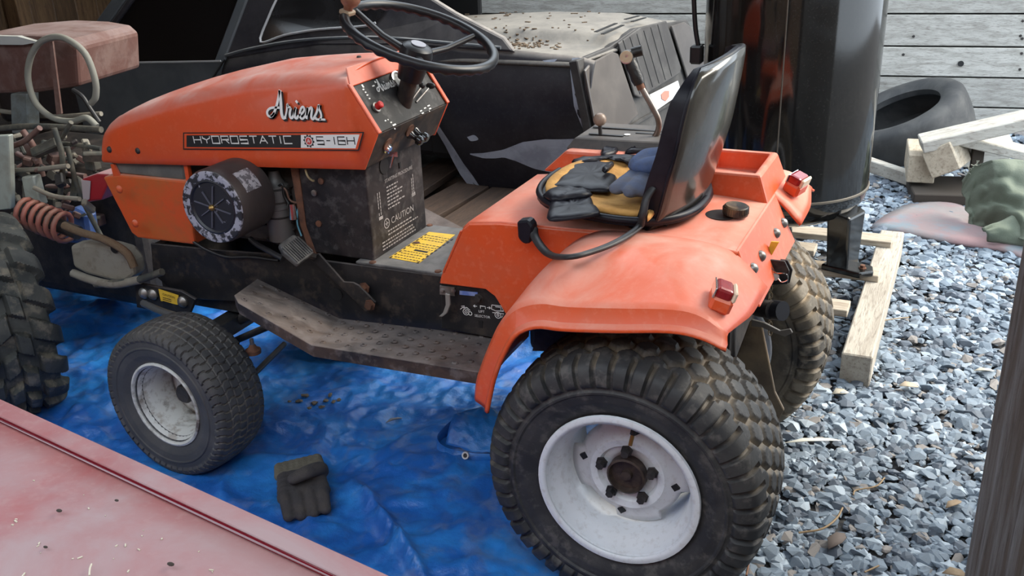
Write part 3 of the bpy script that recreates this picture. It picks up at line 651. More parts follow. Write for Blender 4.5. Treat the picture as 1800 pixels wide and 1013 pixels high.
for k in range(8):
    a = PI / 4 * k + .2; d = V((math.cos(a), 0, math.sin(a))); L_ = .044 if k % 2 else .054
    MB().bar(ac + d * .006 + V((0, .0, 0)), ac + d * L_, .0022, .004, (0, 1, 0)).build('cover_rib', M('worn_rib', (.10, .10, .13), .45), air)
MB().lathe([(0, .008), (.006, .008), (.010, .005), (.013, .0001)], ac + V((0, -.001, 0)), (0, 1, 0), 12).build('wing_nut', M('brass', (.35, .22, .08), .35, metal=.9), air)
def onair(u, v): a = 1.02 - u; return ac + V((-math.cos(a) * .0925, -.03 - v, math.sin(a) * .0925))
MB().grid(lambda u, v: onair(u * .62, v * .055), 8, 2).build('canister_label', M('worn_paper_label', (.42, .42, .45), .6, col2=(.10, .10, .11), amt=.9, scale=70, detail=3, lo=.46, hi=.52), air)
sc = V((1.020, .115, .0)); STT = M('starter_grey', (.13, .125, .125), .5, col2=(.14, .13, .12), amt=.6, scale=16, metal=.3)
stm = MB().lathe([(.572, .0001), (.572, .034), (.655, .034), (.657, .036), (.662, .036), (.664, .034), (.70, .034), (.715, .033), (.722, .022), (.735, .016), (.752, .014), (.752, .0001)], sc, (0, 0, 1), 28).build('starter_motor', STT, TR, smooth=35)
for z in (.633, .672, .706): MB().lathe([(z, .0345), (z + .001, .0358), (z + .004, .0358), (z + .005, .0345)], sc, (0, 0, 1), 28).build('starter_band', DARKM, stm, smooth=35)
MB().lathe([(.0, .0001), (.0, .008), (.001, .008), (.001, .0001)], U(474, 377, y=.151), (0, 1, 0), 8).build('paint_spot', WHITEP, stm)
MB().lathe([(.60, .0001), (.60, .030), (.70, .030), (.72, .02), (.72, .0001)], V((.955, .09, 0)), (0, 0, 1), 24).build('oil_filter', DARKM, TR, smooth=35)
MB().lathe([(-.02, .0001), (-.02, .012), (.02, .012), (.02, .0001)], U(515, 371, y=.13), (0, 0, 1), 16).build('solenoid', CHROME, TR, smooth=35)
def wire(pts, r, m, name='wire', y=.13):
    MB().tube(smooth_path([U(p[0], p[1], y=p[2] if len(p) > 2 else y) for p in pts], 6), r, 8).build(name, m, TR, smooth=60)
wire([(495, 328), (503, 335), (510, 352), (527, 358)], .0028, M('brown_wire', (.12, .06, .04), .5))
wire([(527, 352), (523, 375), (523, 395), (530, 415)], .0022, M('light_blue_wire', (.12, .32, .42), .5))
wire([(490, 327), (497, 325), (500, 345), (512, 365)], .0035, BLACKP)
wire([(440, 420, .16), (452, 430, .17), (470, 440, .18), (497, 455, .19)], .007, M('black_hose', (.03, .03, .034), .35), 'fuel_hose')
wire([(340, 425, .16), (365, 440, .16), (400, 452, .16), (440, 452, .16), (490, 458, .16)], .0045, BLACKP, 'control_cable')
wire([(470, 420), (500, 432), (530, 440)], .004, DARKM, 'linkage_rod')

# ------------------------------------------------------------------ fender pan
crease = [(.306, .425), (.296, .478), (.262, .562), (.237, .610), (.205, .645), (.155, .664), (.099, .666), (.0, .678), (-.10, .690), (-.150, .683), (-.194, .652)]
inner = [(.302, .450), (.294, .500), (.262, .585), (.232, .635), (.190, .684), (.140, .713), (.080, .721), (.0, .722), (-.10, .716), (-.155, .695), (-.212, .640)]
lip = [(.264, .417), (.255, .455), (.244, .497), (.225, .545), (.196, .596), (.155, .620), (.099, .624), (.0, .637), (-.10, .653), (-.155, .650), (-.200, .634)]
def lerp2(a, b, t): return (a[0] + (b[0] - a[0]) * t, a[1] + (b[1] - a[1]) * t)
def dense(c): return [(p.x, p.z) for p in smooth_path([V((a, 0, b)) for a, b in c], 4)]
Cc, Ci, Cl = dense(crease), dense(inner), dense(lip)
cols = [(.484, Cl, Cl, 0), (.480, Cl, Cc, .14), (.470, Cl, Cc, .24), (.463, Cl, Cc, .55), (.458, Cl, Cc, .90), (.452, Cl, Cc, 1.0), (.446, Cc, Ci, .05), (.420, Cc, Ci, .26), (.390, Cc, Ci, .52), (.355, Cc, Ci, .82), (.325, Cc, Ci, .96), (.29, Ci, Ci, 0), (.25, Ci, Ci, 0), (.196, Ci, Ci, 0)]
for sg in (1, -1):
    mb = MB(); n = len(Cc)
    vs = [V((lerp2(a[i], b[i], t)[0], y * sg, lerp2(a[i], b[i], t)[1])) for y, a, b, t in cols for i in range(n)]
    mb.add(vs, [(c * n + i, c * n + i + 1, (c + 1) * n + i + 1, (c + 1) * n + i) for c in range(len(cols) - 1) for i in range(n - 1)])
    mb.build('fender', FENDER, TR, smooth=34, solid=.006, offset=1.0)
dk = [(.520, .560), (.500, .600), (.452, .694), (.440, .706), (.36, .716), (.10, .722), (0, .722), (-.10, .716), (-.153, .711)]
mb = MB(); ys = [-.200, -.194, -.15, 0, .15, .194, .200]; zo = [-.008, 0, 0, 0, 0, 0, -.008]
mb.add([V((x, y, z + o)) for y, o in zip(ys, zo) for x, z in dk], [(c * len(dk) + i, c * len(dk) + i + 1, (c + 1) * len(dk) + i + 1, (c + 1) * len(dk) + i) for c in range(6) for i in range(len(dk) - 1)])
mb.build('seat_deck', FENDER, TR, smooth=45, solid=.005)
REARP = MB().prism([V((-.153, .192, .712)), V((-.153, -.192, .712)), V((-.205, -.200, .600)), V((-.205, .200, .600))], (.006, 0, .0)).build('rear_panel', FENDER, TR, bevel=.002)
sidep = [(p.x, p.z) for p in (U(*q, y=.2) for q in ((775, 486), (773, 499), (853, 509), (869, 521), (880, 538), (893, 560), (905, 580)))] + [(.30, .52), (.22, .60), (.12, .66), (.08, .718), (.36, .712), (.436, .703), (.452, .690)]
for sg in (1, -1): MB().prism([V((x, .2 * sg, z)) for x, z in sidep], (0, -.006 * sg, 0)).build('shroud_side', FENDER, TR, bevel=.002)
MB().box((.482, .197, .632), (.006, .010, .12), Matrix.Rotation(-.46, 3, 'Y')).build('shroud_front_flange', FENDER, TR, bevel=.002)
# inner fender wall and transaxle close the space between the wheels
for sg in (1, -1): MB().prism([V((x, .205 * sg, z)) for x, z in [(.29, .42), (.262, .56), (.19, .66), (.08, .70), (-.15, .68), (-.15, .50), (.1, .45)]], (0, -.004, 0)).build('inner_fender', DARKM, TR)
MB().box((0.02, 0, .33), (.24, .24, .20)).box((.2, 0, .42), (.3, .2, .12)).build('transaxle', DARKM, TR, bevel=.02, segs=2)
MB().tube([(0, -.30, .287), (0, .30, .287)], .035, 14).build('rear_axle', DARKM, TR, smooth=40)
bolts = [(1377, 392), (1364, 410), (1338, 450), (1324, 472)]
for px, py in bolts:
    p = UP(px, py, (-.180, 0, .655), (-.905, 0, .42)); mb = MB(); mb.lathe([(0, .012), (.004, .011), (.009, .006), (.010, .0001)], p, (-.905, 0, .42), 12); mb.build('panel_bolt', STEELM, REARP, smooth=40)
# tail lights
RED = M('red_lens', (.24, .006, .012), .16, col2=(.34, .02, .02), amt=.6, scale=30, coat=.4)
LWH = M('worn_lens_back', (.72, .56, .42), .5)
for sg, c0 in ((1, U(1274, 512, z=.712)), (-1, None)):
    if c0 is None: c0 = U(1404, 316, z=.722)
    R_ = Matrix.Rotation(.25 * sg, 3, 'Z') @ Matrix.Rotation(-.35, 3, 'Y')
    hx = [(-.022, -.030), (.022, -.030), (.022, .030), (-.022, .030)]
    base = MB().box(c0 + R_ @ V((0, 0, -.020)), (.040, .056, .030), R_).build('lamp_base', FENDER, TR, bevel=.006)
    ln = MB().prism([c0 + R_ @ V(p) for p in ((.018, -.025, -.010), (.018, .025, -.010), (-.013, .025, -.010), (-.013, -.025, -.010))], R_ @ V((0, 0, .023)))
    ln.build('tail_light', RED, TR, bevel=.006, segs=2)
    MB().box(c0 + R_ @ V((-.017, 0, .002)), (.008, .048, .022), R_).build('lamp_reflector', LWH, TR, bevel=.003)
    MB().box(c0 + R_ @ V((.019, 0, .0)), (.003, .054, .020), R_).build('lamp_bezel', CHROME, TR, bevel=.001)
# storage box on the right fender
bx = [(-.128, -.335), (.03, -.335), (.03, -.130), (-.128, -.130)]
mb = MB(); zt = .772; oq = [V((x, y, zt)) for x, y in bx]; iq = [V((x * 1.0 + (.016 if x < 0 else -.016), y + (.016 if y < -.2 else -.016), zt)) for x, y in bx]
bq = [V((x - (.022 if x < 0 else -.01), y * 1.0 - (.01 if y < -.2 else -.01), .712)) for x, y in bx]; fq = [V((p.x, p.y, .725)) for p in iq]
mb.add(oq + iq + bq + fq, [(0, 1, 5, 4), (1, 2, 6, 5), (2, 3, 7, 6), (3, 0, 4, 7), (0, 8, 9, 1), (1, 9, 10, 2), (2, 10, 11, 3), (3, 11, 8, 0), (4, 5, 13, 12), (5, 6, 14, 13), (6, 7, 15, 14), (7, 4, 12, 15), (12, 13, 14, 15)])
mb.build('tool_tray', FENDER, TR, bevel=.006, segs=2)
# fuel cap in its hole
MB().lathe([(0, .034), (.0012, .034), (.0012, .0001)], U(1268, 378, z=.7185) , (0, 0, 1), 28).build('filler_hole', BLACKP, TR)
fc = U(1293, 376, z=.722)
cap = MB().lathe([(0, .0265), (.017, .0265), (.020, .024), (.0195, .019), (.018, .0001)], fc, (-.1, 0, 1), 32).build('fuel_cap', M('black_cap', (.018, .017, .016), .45, col2=(.20, .13, .07), amt=.7, scale=30), TR, smooth=30)
for k in range(32):
    a = 2 * PI * k / 32; MB().box(fc + V((math.cos(a) * .027, math.sin(a) * .027, .009)), (.002, .0026, .014), Matrix.Rotation(a, 3, 'Z')).build('cap_rib', MATS['black_cap'], cap)
MB().lathe([(0, .005), (.001, .005), (.001, .0001)], U(1323, 335, z=.722), (0, 0, 1), 10).build('deck_hole', BLACKP, TR)
# right pedestal and control console
MB().prism([V((.43, -.20, .712)), V((.365, -.20, .772)), V((.13, -.20, .775)), V((.10, -.20, .715))], (0, -.22, 0)).build('console_pedestal', FENDER, TR, bevel=.008, segs=2)
CONS = M('black_console', (.03, .028, .028), .5, col2=(.08, .07, .065), amt=.6, scale=14, dust=(.2, .18, .17), dust_amt=.4)
con = MB().prism([V((.375, -.225, .768)), V((.355, -.240, .796)), V((.125, -.240, .800)), V((.120, -.225, .770))], (0, -.165, 0)).build('control_console', CONS, TR, bevel=.003)
for y0, x0, x1 in ((-.275, .33, .24), (-.345, .345, .15), (-.315, .22, .14)): MB().box(((x0 + x1) / 2, y0, .7995), (x0 - x1, .010, .002)).build('lever_slot', BLACKP, con)
MB().lathe([(0, .008), (.001, .008), (.001, .0001)], (.235, -.29, .7995), (0, 0, 1), 14).build('white_spot', WHITEP, con)
b0 = V((.300, -.275, .797)); bl = MB().tube([b0, b0 + V((.002, 0, .028))], .005, 10).build('ball_lever', DARKM, TR, smooth=50)
MB().sphere(b0 + V((.002, 0, .040)), .0165, 20, 14).build('ball_knob', M('tan_knob', (.30, .22, .17), .35, col2=(.20, .13, .09), amt=.5, scale=40), TR, smooth=60)
lv = [U(1147, 247, y=-.30), U(1156, 232, y=-.30), U(1158, 214, y=-.30), U(1148, 190, y=-.30), U(1124, 148, y=-.30)]
MB().tube(smooth_path(lv, 5), .0075, 12).build('lift_lever', M('bare_rod', (.22, .16, .13), .35, metal=.8, col2=(.30, .29, .28), amt=.8, scale=9), TR, smooth=50)
g0, g1 = U(1125, 150, y=-.30), U(1104, 98, y=-.30); gd = (g1 - g0).normalized()
GRIP = M('black_tape_grip', (.012, .011, .011), .4, bump=.6, bscale=60)
MB().tube([g0 - gd * .01, g0 + gd * .004], .010, 12).build('rusty_collar', RUSTM, TR, smooth=40)
MB().lathe([(0, .013), (.014, .016), (.030, .0145), (.046, .0155), (.060, .0135)], g0 + gd * .003, gd, 18, caps=True).build('lever_grip', GRIP, TR, smooth=50)
MB().lathe([(-.012, .0155), (.012, .0155), (.022, .017), (.030, .016), (.031, .010), (.029, .0001)], g1 + V((.006, -.012, -.004)), (-.25, 1, .1), 20).build('lever_cap', CHROME, TR, smooth=40)
MB().tube([g1 + V((-.004, -.018, .004)), g1 + V((-.028, -.024, .010))], .013, 14).build('lever_tip', GRIP, TR, smooth=40)
# ------------------------------------------------------------------ seat
VIN = M('black_vinyl', (.009, .009, .014), .38, col2=(.020, .020, .028), amt=.6, scale=10, bump=.12, bscale=60, spec=.22)
SHELL = M('grey_black_shell', (.035, .033, .028), .22, col2=(.07, .065, .055), amt=.6, scale=6, dust=None, coat=.4)
FOAM = M('yellow_foam', (.56, .30, .085), .9, col2=(.42, .20, .05), amt=.7, scale=22, bump=.5, bscale=80)
SCX, SCY = .140, .0
def pan(u, v, z0, k=1.0):
    a = 2 * PI * u; r = v; e = 2.6
    cx_, cy_ = math.cos(a), math.sin(a); q = (abs(cx_) ** e + abs(cy_) ** e) ** (-1 / e)
    return V((SCX + cx_ * q * r * .178 * k, SCY + cy_ * q * r * .205 * k, z0 + .026 * r ** 3 + .012 * cx_ * r))
MB().grid(lambda u, v: pan(u, v, .735), 48, 9, wrap_u=True).build('seat_pan', VIN, TR, smooth=50, solid=.016)
foam = MB().grid(lambda u, v: pan(u, v, .752 - .010 * max(0, v - .8) * 5, .93), 48, 9, wrap_u=True).build('seat_foam', FOAM, TR, smooth=50, solid=.008)
MB().box((.13, 0, .728), (.24, .26, .016)).build('seat_bracket', DARKM, TR)
MB().tube(smooth_path([V((SCX + .178 * math.cos(a) * (abs(math.cos(a)) ** 2.6 + abs(math.sin(a)) ** 2.6) ** (-1 / 2.6), .207 * math.sin(a) * (abs(math.cos(a)) ** 2.6 + abs(math.sin(a)) ** 2.6) ** (-1 / 2.6), .757 + .012 * math.cos(a))) for a in [.5 * PI * k / 6 - .2 for k in range(14)]], 3), .008, 8).build('seat_edge_piping', VIN, TR, smooth=60)
Z5 = lambda x, y: (880 + x / 4.5, 180 + y / 4.5)
def vinyl(pts, z, lift, name='torn_vinyl', mat=VIN):
    P = [U(*Z5(*p), z=z) for p in pts]; P = [p for p in smooth_path(P + [P[0]], 3)][:-1]
    c = sum(P, V((0, 0, 0))) / len(P); mb = MB(); n = len(P); vs = []; rg = random.Random(len(P))
    for f_, zz in ((1.0, 0), (.93, .006), (.7, lift), (.35, lift * .8)):
        for p in P: vs.append(c.lerp(p, f_) + V((0, 0, zz + (rg.uniform(-.002, .002) if f_ < 1 else 0))))
    vs.append(c + V((0, 0, lift * .9)))
    fs = [(k * n + i, k * n + (i + 1) % n, (k + 1) * n + (i + 1) % n, (k + 1) * n + i) for k in range(3) for i in range(n)] + [(3 * n + i, 3 * n + (i + 1) % n, 4 * n) for i in range(n)]
    mb.add(vs, fs).build(name, mat, TR, smooth=60, solid=.003)
vinyl([(380, 690), (470, 590), (560, 500), (720, 468), (800, 480), (890, 498), (825, 560), (920, 600), (880, 700), (720, 705), (560, 690)], .768, .010)
vinyl([(395, 800), (480, 770), (600, 760), (705, 750), (740, 820), (785, 890), (560, 930), (380, 935), (375, 860)], .768, .008)
vinyl([(330, 740), (420, 690), (600, 700), (720, 720), (700, 752), (560, 770), (420, 785)], .775, .012)
vinyl([(790, 400), (860, 355), (940, 345), (925, 400), (880, 425), (800, 440)], .772, .012)
vinyl([(985, 390), (1100, 380), (1280, 330), (1300, 370), (1200, 395), (1000, 410)], .775, .010)
vinyl([(560, 470), (700, 440), (1000, 430), (1090, 440), (1040, 490), (990, 490), (960, 455), (740, 470), (600, 500)], .770, .008)
vinyl([(800, 540), (880, 490), (895, 505), (830, 560)], .785, .010)
# backrest: vinyl front and sides round a hard shell back
def backx(z, u): return interp(z, [.70, .757, .90, 1.03, 1.09], [.015, -.030, -.068, -.090, -.100]) + .045 * abs(u) ** 2.6
def bw(z): return interp(z, [.70, .757, .85, .95, 1.01, 1.04, 1.065], [.150, .180, .198, .198, .188, .168, .125])
def bshape(u, v, off):
    uu = 2 * u - 1; z = .715 + v * .345; th_ = interp(z, [.7, .80, 1.0, 1.06], [.040, .042, .034, .014])
    return V((backx(z, uu) + off * th_, uu * bw(z), z + .02 * (1 - uu * uu) * v - .01 * v))
MB().grid(lambda u, v: bshape(u, v, 0), 25, 19).build('seat_shell', SHELL, TR, smooth=60, solid=.005)
mb = MB(); nu, nv = 25, 19
fr_ = [bshape(i / 24, j / 18, 1) for i in range(nu) for j in range(nv)]; bk = [bshape(i / 24, j / 18, .08) for i in range(nu) for j in range(nv)]
fs = [(i * nv + j, (i + 1) * nv + j, (i + 1) * nv + j + 1, i * nv + j + 1) for i in range(nu - 1) for j in range(nv - 1)]; o_ = nu * nv
edge = [i * nv for i in range(nu)] + [(nu - 1) * nv + j for j in range(1, nv)] + [i * nv + nv - 1 for i in range(nu - 2, -1, -1)] + [j for j in range(nv - 2, 0, -1)]
fs += [(edge[i], edge[(i + 1) % len(edge)], edge[(i + 1) % len(edge)] + o_, edge[i] + o_) for i in range(len(edge))]
mb.add(fr_ + bk, fs).build('seat_back', VIN, TR, smooth=55)
MB().tube([bshape(0, j / 18, 0) for j in range(19)] , .004, 6).tube([bshape(1, j / 18, 0) for j in range(19)], .004, 6).tube([bshape(i / 24, 1, 0) for i in range(25)], .004, 6).build('back_piping', VIN, TR, smooth=60)
vinyl([(1170, 740), (1250, 745), (1225, 870), (1160, 940), (1165, 830)], .765, .010, 'torn_foam', FOAM)
vinyl([(1235, 430), (1300, 480), (1300, 560), (1260, 620), (1215, 610), (1240, 520)], .800, .012, 'torn_foam', FOAM)
# hanging strip of vinyl and its knot
hp = [U(1148, 330, y=.19), U(1136, 350, y=.205), U(1130, 378, y=.215), U(1122, 400, z=.742), U(1085, 425, z=.742), U(1040, 443, z=.742), U(1000, 452, z=.738), U(965, 447, y=.30), U(942, 420, y=.245), U(938, 402, y=.225)]
MB().tube(smooth_path(hp, 6), .0095, 10, squash=.6).build('hanging_strip', M('strip_vinyl', (.018, .018, .020), .5, col2=(.05, .045, .045), amt=.5, scale=30), TR, smooth=60)
MB().prism([U(*p, y=.21) for p in ((918, 382), (938, 380), (946, 392), (942, 420), (930, 422), (920, 412))], (0, .03, 0)).build('vinyl_knot', VIN, TR, bevel=.004)
# ------------------------------------------------------------------ rear hitch
HB = BLACKM
MB().prism([U(*p, y=.02) for p in ((1336, 470), (1352, 455), (1380, 458), (1388, 475), (1385, 498), (1350, 500), (1335, 490))], (0, .006, 0)).build('hitch_ear', HB, TR, bevel=.001)
MB().prism([U(*p, y=-.04) for p in ((1345, 470), (1358, 455), (1384, 458), (1393, 475), (1388, 498), (1356, 500), (1342, 490))], (0, -.006, 0)).build('hitch_ear', HB, TR, bevel=.001)
MB().tube([U(1363, 487, y=.045), U(1363, 487, y=-.06)], .008, 12).build('hitch_pin', STEELM, TR, smooth=40)
MB().tube(smooth_path([U(1350, 462, y=.035), U(1356, 472, y=.04), U(1366, 480, y=.045), U(1382, 482, y=.05), U(1384, 492, y=.05), U(1374, 496, y=.05), U(1368, 490, y=.045)], 5), .0015, 6).build('retaining_clip', CHROME, TR, smooth=50)
MB().prism([U(*p, y=0) for p in ((1356, 424), (1370, 425), (1345, 470), (1332, 486))], (0, .004, 0)).build('yellow_label', YEL, TR)
sh = MB().tube([U(1330, 540, y=.0), U(1356, 545, y=.02)], .020, 14).build('pto_shaft', BLACKM, TR, smooth=40)
MB().tube([U(1352, 544, y=.0), U(1376, 547, y=.02)], .022, 14).build('shaft_sleeve', M('blue_black_sleeve', (.015, .016, .022), .3), TR, smooth=40)
for k in range(14):
    p = U(1352 + (k % 2) * 2, 500 + k * 6.5, y=.0); MB().tube([p + V((math.cos(a) * (.004 if k % 2 else .001), math.cos(a) * (.001 if k % 2 else .004), math.sin(a) * .008)) for a in [2 * PI * q / 8 for q in range(9)]], .0014, 5, cap=False).build('chain_link', M('dirty_chain', (.22, .17, .11), .5, metal=.6), TR, smooth=50)
PLT = M('muddy_plate', (.13, .10, .07), .6, metal=.2, col2=(.25, .18, .11), amt=.7, scale=9, col3=(.06, .04, .03), amt3=.5, scale3=20)
MB().prism([U(*p, y=.02) for p in ((1318, 565), (1338, 568), (1362, 690), (1378, 722), (1368, 742), (1345, 745), (1310, 690), (1290, 640))], (0, -.010, 0)).build('hitch_plate', PLT, TR, bevel=.002)
MB().prism([U(*p, y=.07) for p in ((1322, 560), (1345, 566), (1372, 580), (1390, 577), (1394, 584), (1380, 590), (1362, 584), (1340, 574), (1322, 572))], (0, .006, 0)).build('release_lever', M('grey_lever', (.14, .13, .12), .5, metal=.5), TR, bevel=.001)
MB().box((-.10, 0, .46), (.05, .39, .36)).build('rear_frame_blocker', DARKM, TR, bevel=.01)  # frame box widened into a skirt that blocks low sun under the tractor
# ------------------------------------------------------------------ ground
GROUND = M('packed_dirt', (.055, .055, .060), .95, col2=(.11, .105, .10), amt=.8, scale=3, col3=(.20, .20, .21), amt3=.5, scale3=70, bump=.8, bscale=70)
tag(MB().box((0, 0, -.06), (16, 16, .1)).build('floor', GROUND), kind='structure')
# crushed stone: variants share their meshes
def stone_mesh(seed, n=14):
    r = random.Random(seed); bm = bmesh.new()
    sx, sy, sz = 1, r.uniform(.62, .95), r.uniform(.30, .50)
    for k in range(n):
        v = V((r.gauss(0, 1), r.gauss(0, 1), r.gauss(0, 1))).normalized(); bm.verts.new((v.x * sx, v.y * sy, v.z * sz))
    bmesh.ops.convex_hull(bm, input=bm.verts)
    for v in [v for v in bm.verts if not v.link_faces]: bm.verts.remove(v)
    bmesh.ops.triangulate(bm, faces=bm.faces); bmesh.ops.recalc_face_normals(bm, faces=bm.faces)
    me = bpy.data.meshes.new('stone'); bm.to_mesh(me); bm.free(); return me
STN = [M('slate_gravel_%s' % k, c, .72, col2=tuple(a * 1.5 for a in c), amt=.6, scale=30, bump=.2, bscale=80) for k, c in
       (('blue', (.15, .19, .235)), ('dark', (.09, .11, .14)), ('pale', (.30, .355, .41)), ('brown', (.19, .175, .165)))]
variants = [stone_mesh(100 + k) for k in range(12)]
for i, me in enumerate(variants): me.materials.append(STN[(0, 0, 1, 0, 2, 0, 1, 0, 3, 1, 0, 2)[i]])
def on_tarp(x, y): return (x > .10 + .05 * math.sin(y * 7) and y > -.75 + .06 * math.sin(x * 5))
cand = []
for _ in range(95000):
    y = rng.uniform(-4.0, .95); x = rng.uniform(-2.6, .75)
    px, py, dz = PJ((x, y, 0))
    if not (1180 < px < 2500 and 130 < py < 1250): continue
    if on_tarp(x, y) and y > -.7: continue
    if -.155 * (x + .494) + .988 * (y + 4.0) < .06: continue
    if -.36 < x < .6 and -1.75 < y < -.72 and rng.random() < .5: continue
    dens = min(1.0, 2.6 * dz ** -1.05)
    if rng.random() > dens: continue
    s = float(np.clip(rng.lognormal(math.log(.0145), .36), .007, .028)) * (1 + .10 * max(0, dz - 2.4))
    cand.append((s / dz, x, y, s, px, py))
cand.sort(reverse=True)
def hidden(px, py, x, y): return (px < 1380 and y < .55 and py < 700) or px > 1795 or py > 1010 or (px > 1700 and py > 560)
single = []; rest = []
for c_ in cand:
    if len(single) < 300 and not hidden(c_[4], c_[5], c_[1], c_[2]): single.append(c_)
    else: rest.append(c_)
def stone_pose(x, y, s): return Matrix.Translation((x, y, s * rng.uniform(.10, .45))) @ Matrix.Rotation(rng.uniform(0, 6.28), 4, 'Z') @ Matrix.Rotation(rng.normal(0, .35), 4, 'X') @ Matrix.Diagonal((s, s, s, 1))
for q in single:
    o = bpy.data.objects.new('gravel_stone', variants[int(rng.integers(12))]); COL.objects.link(o); o.matrix_world = stone_pose(q[1], q[2], q[3])
    tag(o, 'loose slate grey crushed stone lying in the gravel beside the rear tires', 'stone', 'larger stones of the gravel yard')
vs = []; fs = []; mi = []; off = 0
vdat = [(np.array([v.co for v in me.vertices]), np.array([p.vertices for p in me.polygons]), STN.index(me.materials[0])) for me in variants]
for q in rest:
    k = int(rng.integers(12)); a, f_, m_ = vdat[k]; mw = np.array(stone_pose(q[1], q[2], q[3]))
    vs.append(a @ mw[:3, :3].T + mw[:3, 3]); fs.append(f_ + off); mi += [m_] * len(f_); off += len(a)
me = bpy.data.meshes.new('gravel'); me.from_pydata(np.concatenate(vs).tolist(), [], np.concatenate(fs).tolist())
for m_ in STN: me.materials.append(m_)
me.polygons.foreach_set('material_index', mi)
gr = bpy.data.objects.new('gravel', me); COL.objects.link(gr)
tag(gr, 'slate grey crushed stone gravel covering the yard floor', 'gravel', kind='stuff')

# ------------------------------------------------------------------ blue tarp
TARPM = M('blue_poly_tarp', (.014, .11, .42), .38, col2=(.030, .24, .66), amt=.8, scale=7, col3=(.20, .24, .34), amt3=.30, scale3=16, bump=.9, bscale=34, spec=.55, detail=9)
def ridg(x, y, s, o):
    n = mnoise.noise(V((x * s + o, y * s - o, o * .37))); return 1 - abs(n) * 2
def tarp_z(x, y):
    wx = x + .10 * mnoise.noise(V((x * 3, y * 3, 5))); wy = y + .10 * mnoise.noise(V((x * 3, y * 3, 9)))
    z = .030 * max(0, ridg(wx, wy * .8, 2.3, 3.1) - .45) + .020 * max(0, ridg(wx * .9, wy, 5.0, 7.7) - .35) + .012 * max(0, ridg(wx, wy, 10, 1.3) - .2) + .006 * max(0, ridg(wx, wy, 23, 4.4))
    z += .010 * (mnoise.noise(V((x * 1.6, y * 1.6, 2))) + .5) + .0025 * mnoise.noise(V((x * 34, y * 34, 1)))
    # long fold running toward the near edge
    d = (x - .50) * .60 + (y - .50) * .80; s_ = -(x - .50) * .80 + (y - .50) * .60
    if abs(s_) < .34: z += .030 * math.exp(-(d / .016) ** 2) * (1 - (s_ / .34) ** 2) + (.016 * (1 - (s_ / .34) ** 2) if d < 0 and d > -.3 else 0) * max(0, 1 + d / .3)
    for tx_, ty_, r_ in ((0, .352, .2), (1.206, .352, .16), (1.206, -.345, .16)):
        q = math.hypot(x - tx_, y - ty_); z *= min(1, max(.05, (q - .03) / r_))
    ss = lambda t: (lambda c: c * c * (3 - 2 * c))(min(1, max(0, t)))
    z += .19 * ss((-.50 - y) / .22) * ss((x - .32) / .16) * (1 + .25 * mnoise.noise(V((x * 5, y * 5, 4))))   # bunched up along the far edge, raised to block low light
    return .006 + max(0, z)
nx, ny = 330, 250; x0, x1, y0, y1 = .06, 2.75, -.78, 1.25; vs = []; fs = []
for i in range(nx):
    for j in range(ny):
        u = i / (nx - 1); v = j / (ny - 1); y = y0 + (y1 - y0) * v + (.05 * math.sin(u * 14) if j == 0 else 0)
        xx = x0 + (x1 - x0) * u + (1 - u) ** 6 * (.05 * math.sin(v * 9) - .02); vs.append((xx, y, tarp_z(xx, y)))
fs = [(i * ny + j, (i + 1) * ny + j, (i + 1) * ny + j + 1, i * ny + j + 1) for i in range(nx - 1) for j in range(ny - 1)]
TP = thing('blue_tarp', 'crumpled bright blue plastic tarp spread on the ground under the orange tractor', 'tarp')
MB().add(vs, fs).build('tarp_sheet', TARPM, TP, smooth=180, weld=False)
def flap_pt(px, py, z): return U(px, py, z=z)
fa = [flap_pt(806, 722, .115), flap_pt(845, 716, .125), flap_pt(890, 725, .12)]; fb = [flap_pt(783, 782, .060), flap_pt(830, 796, .062), flap_pt(885, 800, .062)]
def flap(u, v):
    a = fa[0].lerp(fa[1], u * 2) if u < .5 else fa[1].lerp(fa[2], u * 2 - 1); b = fb[0].lerp(fb[1], u * 2) if u < .5 else fb[1].lerp(fb[2], u * 2 - 1)
    p = a.lerp(b, v); p.z += .020 * math.sin(PI * v) + .010 * mnoise.noise(p * 22) + .005 * mnoise.noise(p * 60); return p
MB().grid(flap, 30, 26).build('folded_flap', TARPM, TP, smooth=180, solid=.001)
bt = [flap_pt(812, 727, .10), flap_pt(786, 745, .09), flap_pt(768, 768, .070), flap_pt(783, 786, .058), flap_pt(830, 797, .058), flap_pt(892, 800, .058)]
bb = [flap_pt(800, 772, .012), flap_pt(776, 782, .012), flap_pt(766, 800, .010), flap_pt(776, 824, .008), flap_pt(830, 824, .008), flap_pt(892, 820, .008)]
tp_, bp_ = smooth_path(bt, 5), smooth_path(bb, 5); n = len(tp_)
MB().add(tp_ + bp_, [(i, i + 1, n + i + 1, n + i) for i in range(n - 1)]).build('hem_band', TARPM, TP, smooth=180, solid=.002)
q0, q1, q2 = flap_pt(830, 797, .058), flap_pt(783, 786, .058), flap_pt(776, 824, .008); gn = (q1 - q0).cross(q2 - q0).normalized()
if gn.y < 0: gn = -gn
gpos = UP(819, 801, q0, gn) + gn * .002
MB().lathe([(0, .0105), (.003, .0095), (.003, .0060), (0, .0055)], gpos, gn, 24, close=True).build('grommet', M('dull_grommet', (.62, .62, .60), .45, metal=.3), TP, smooth=40)
MB().lathe([(0, .0058), (.0006, .0058), (.0006, .0001)], gpos, gn, 20).build('grommet_hole', BLACKP, TP)

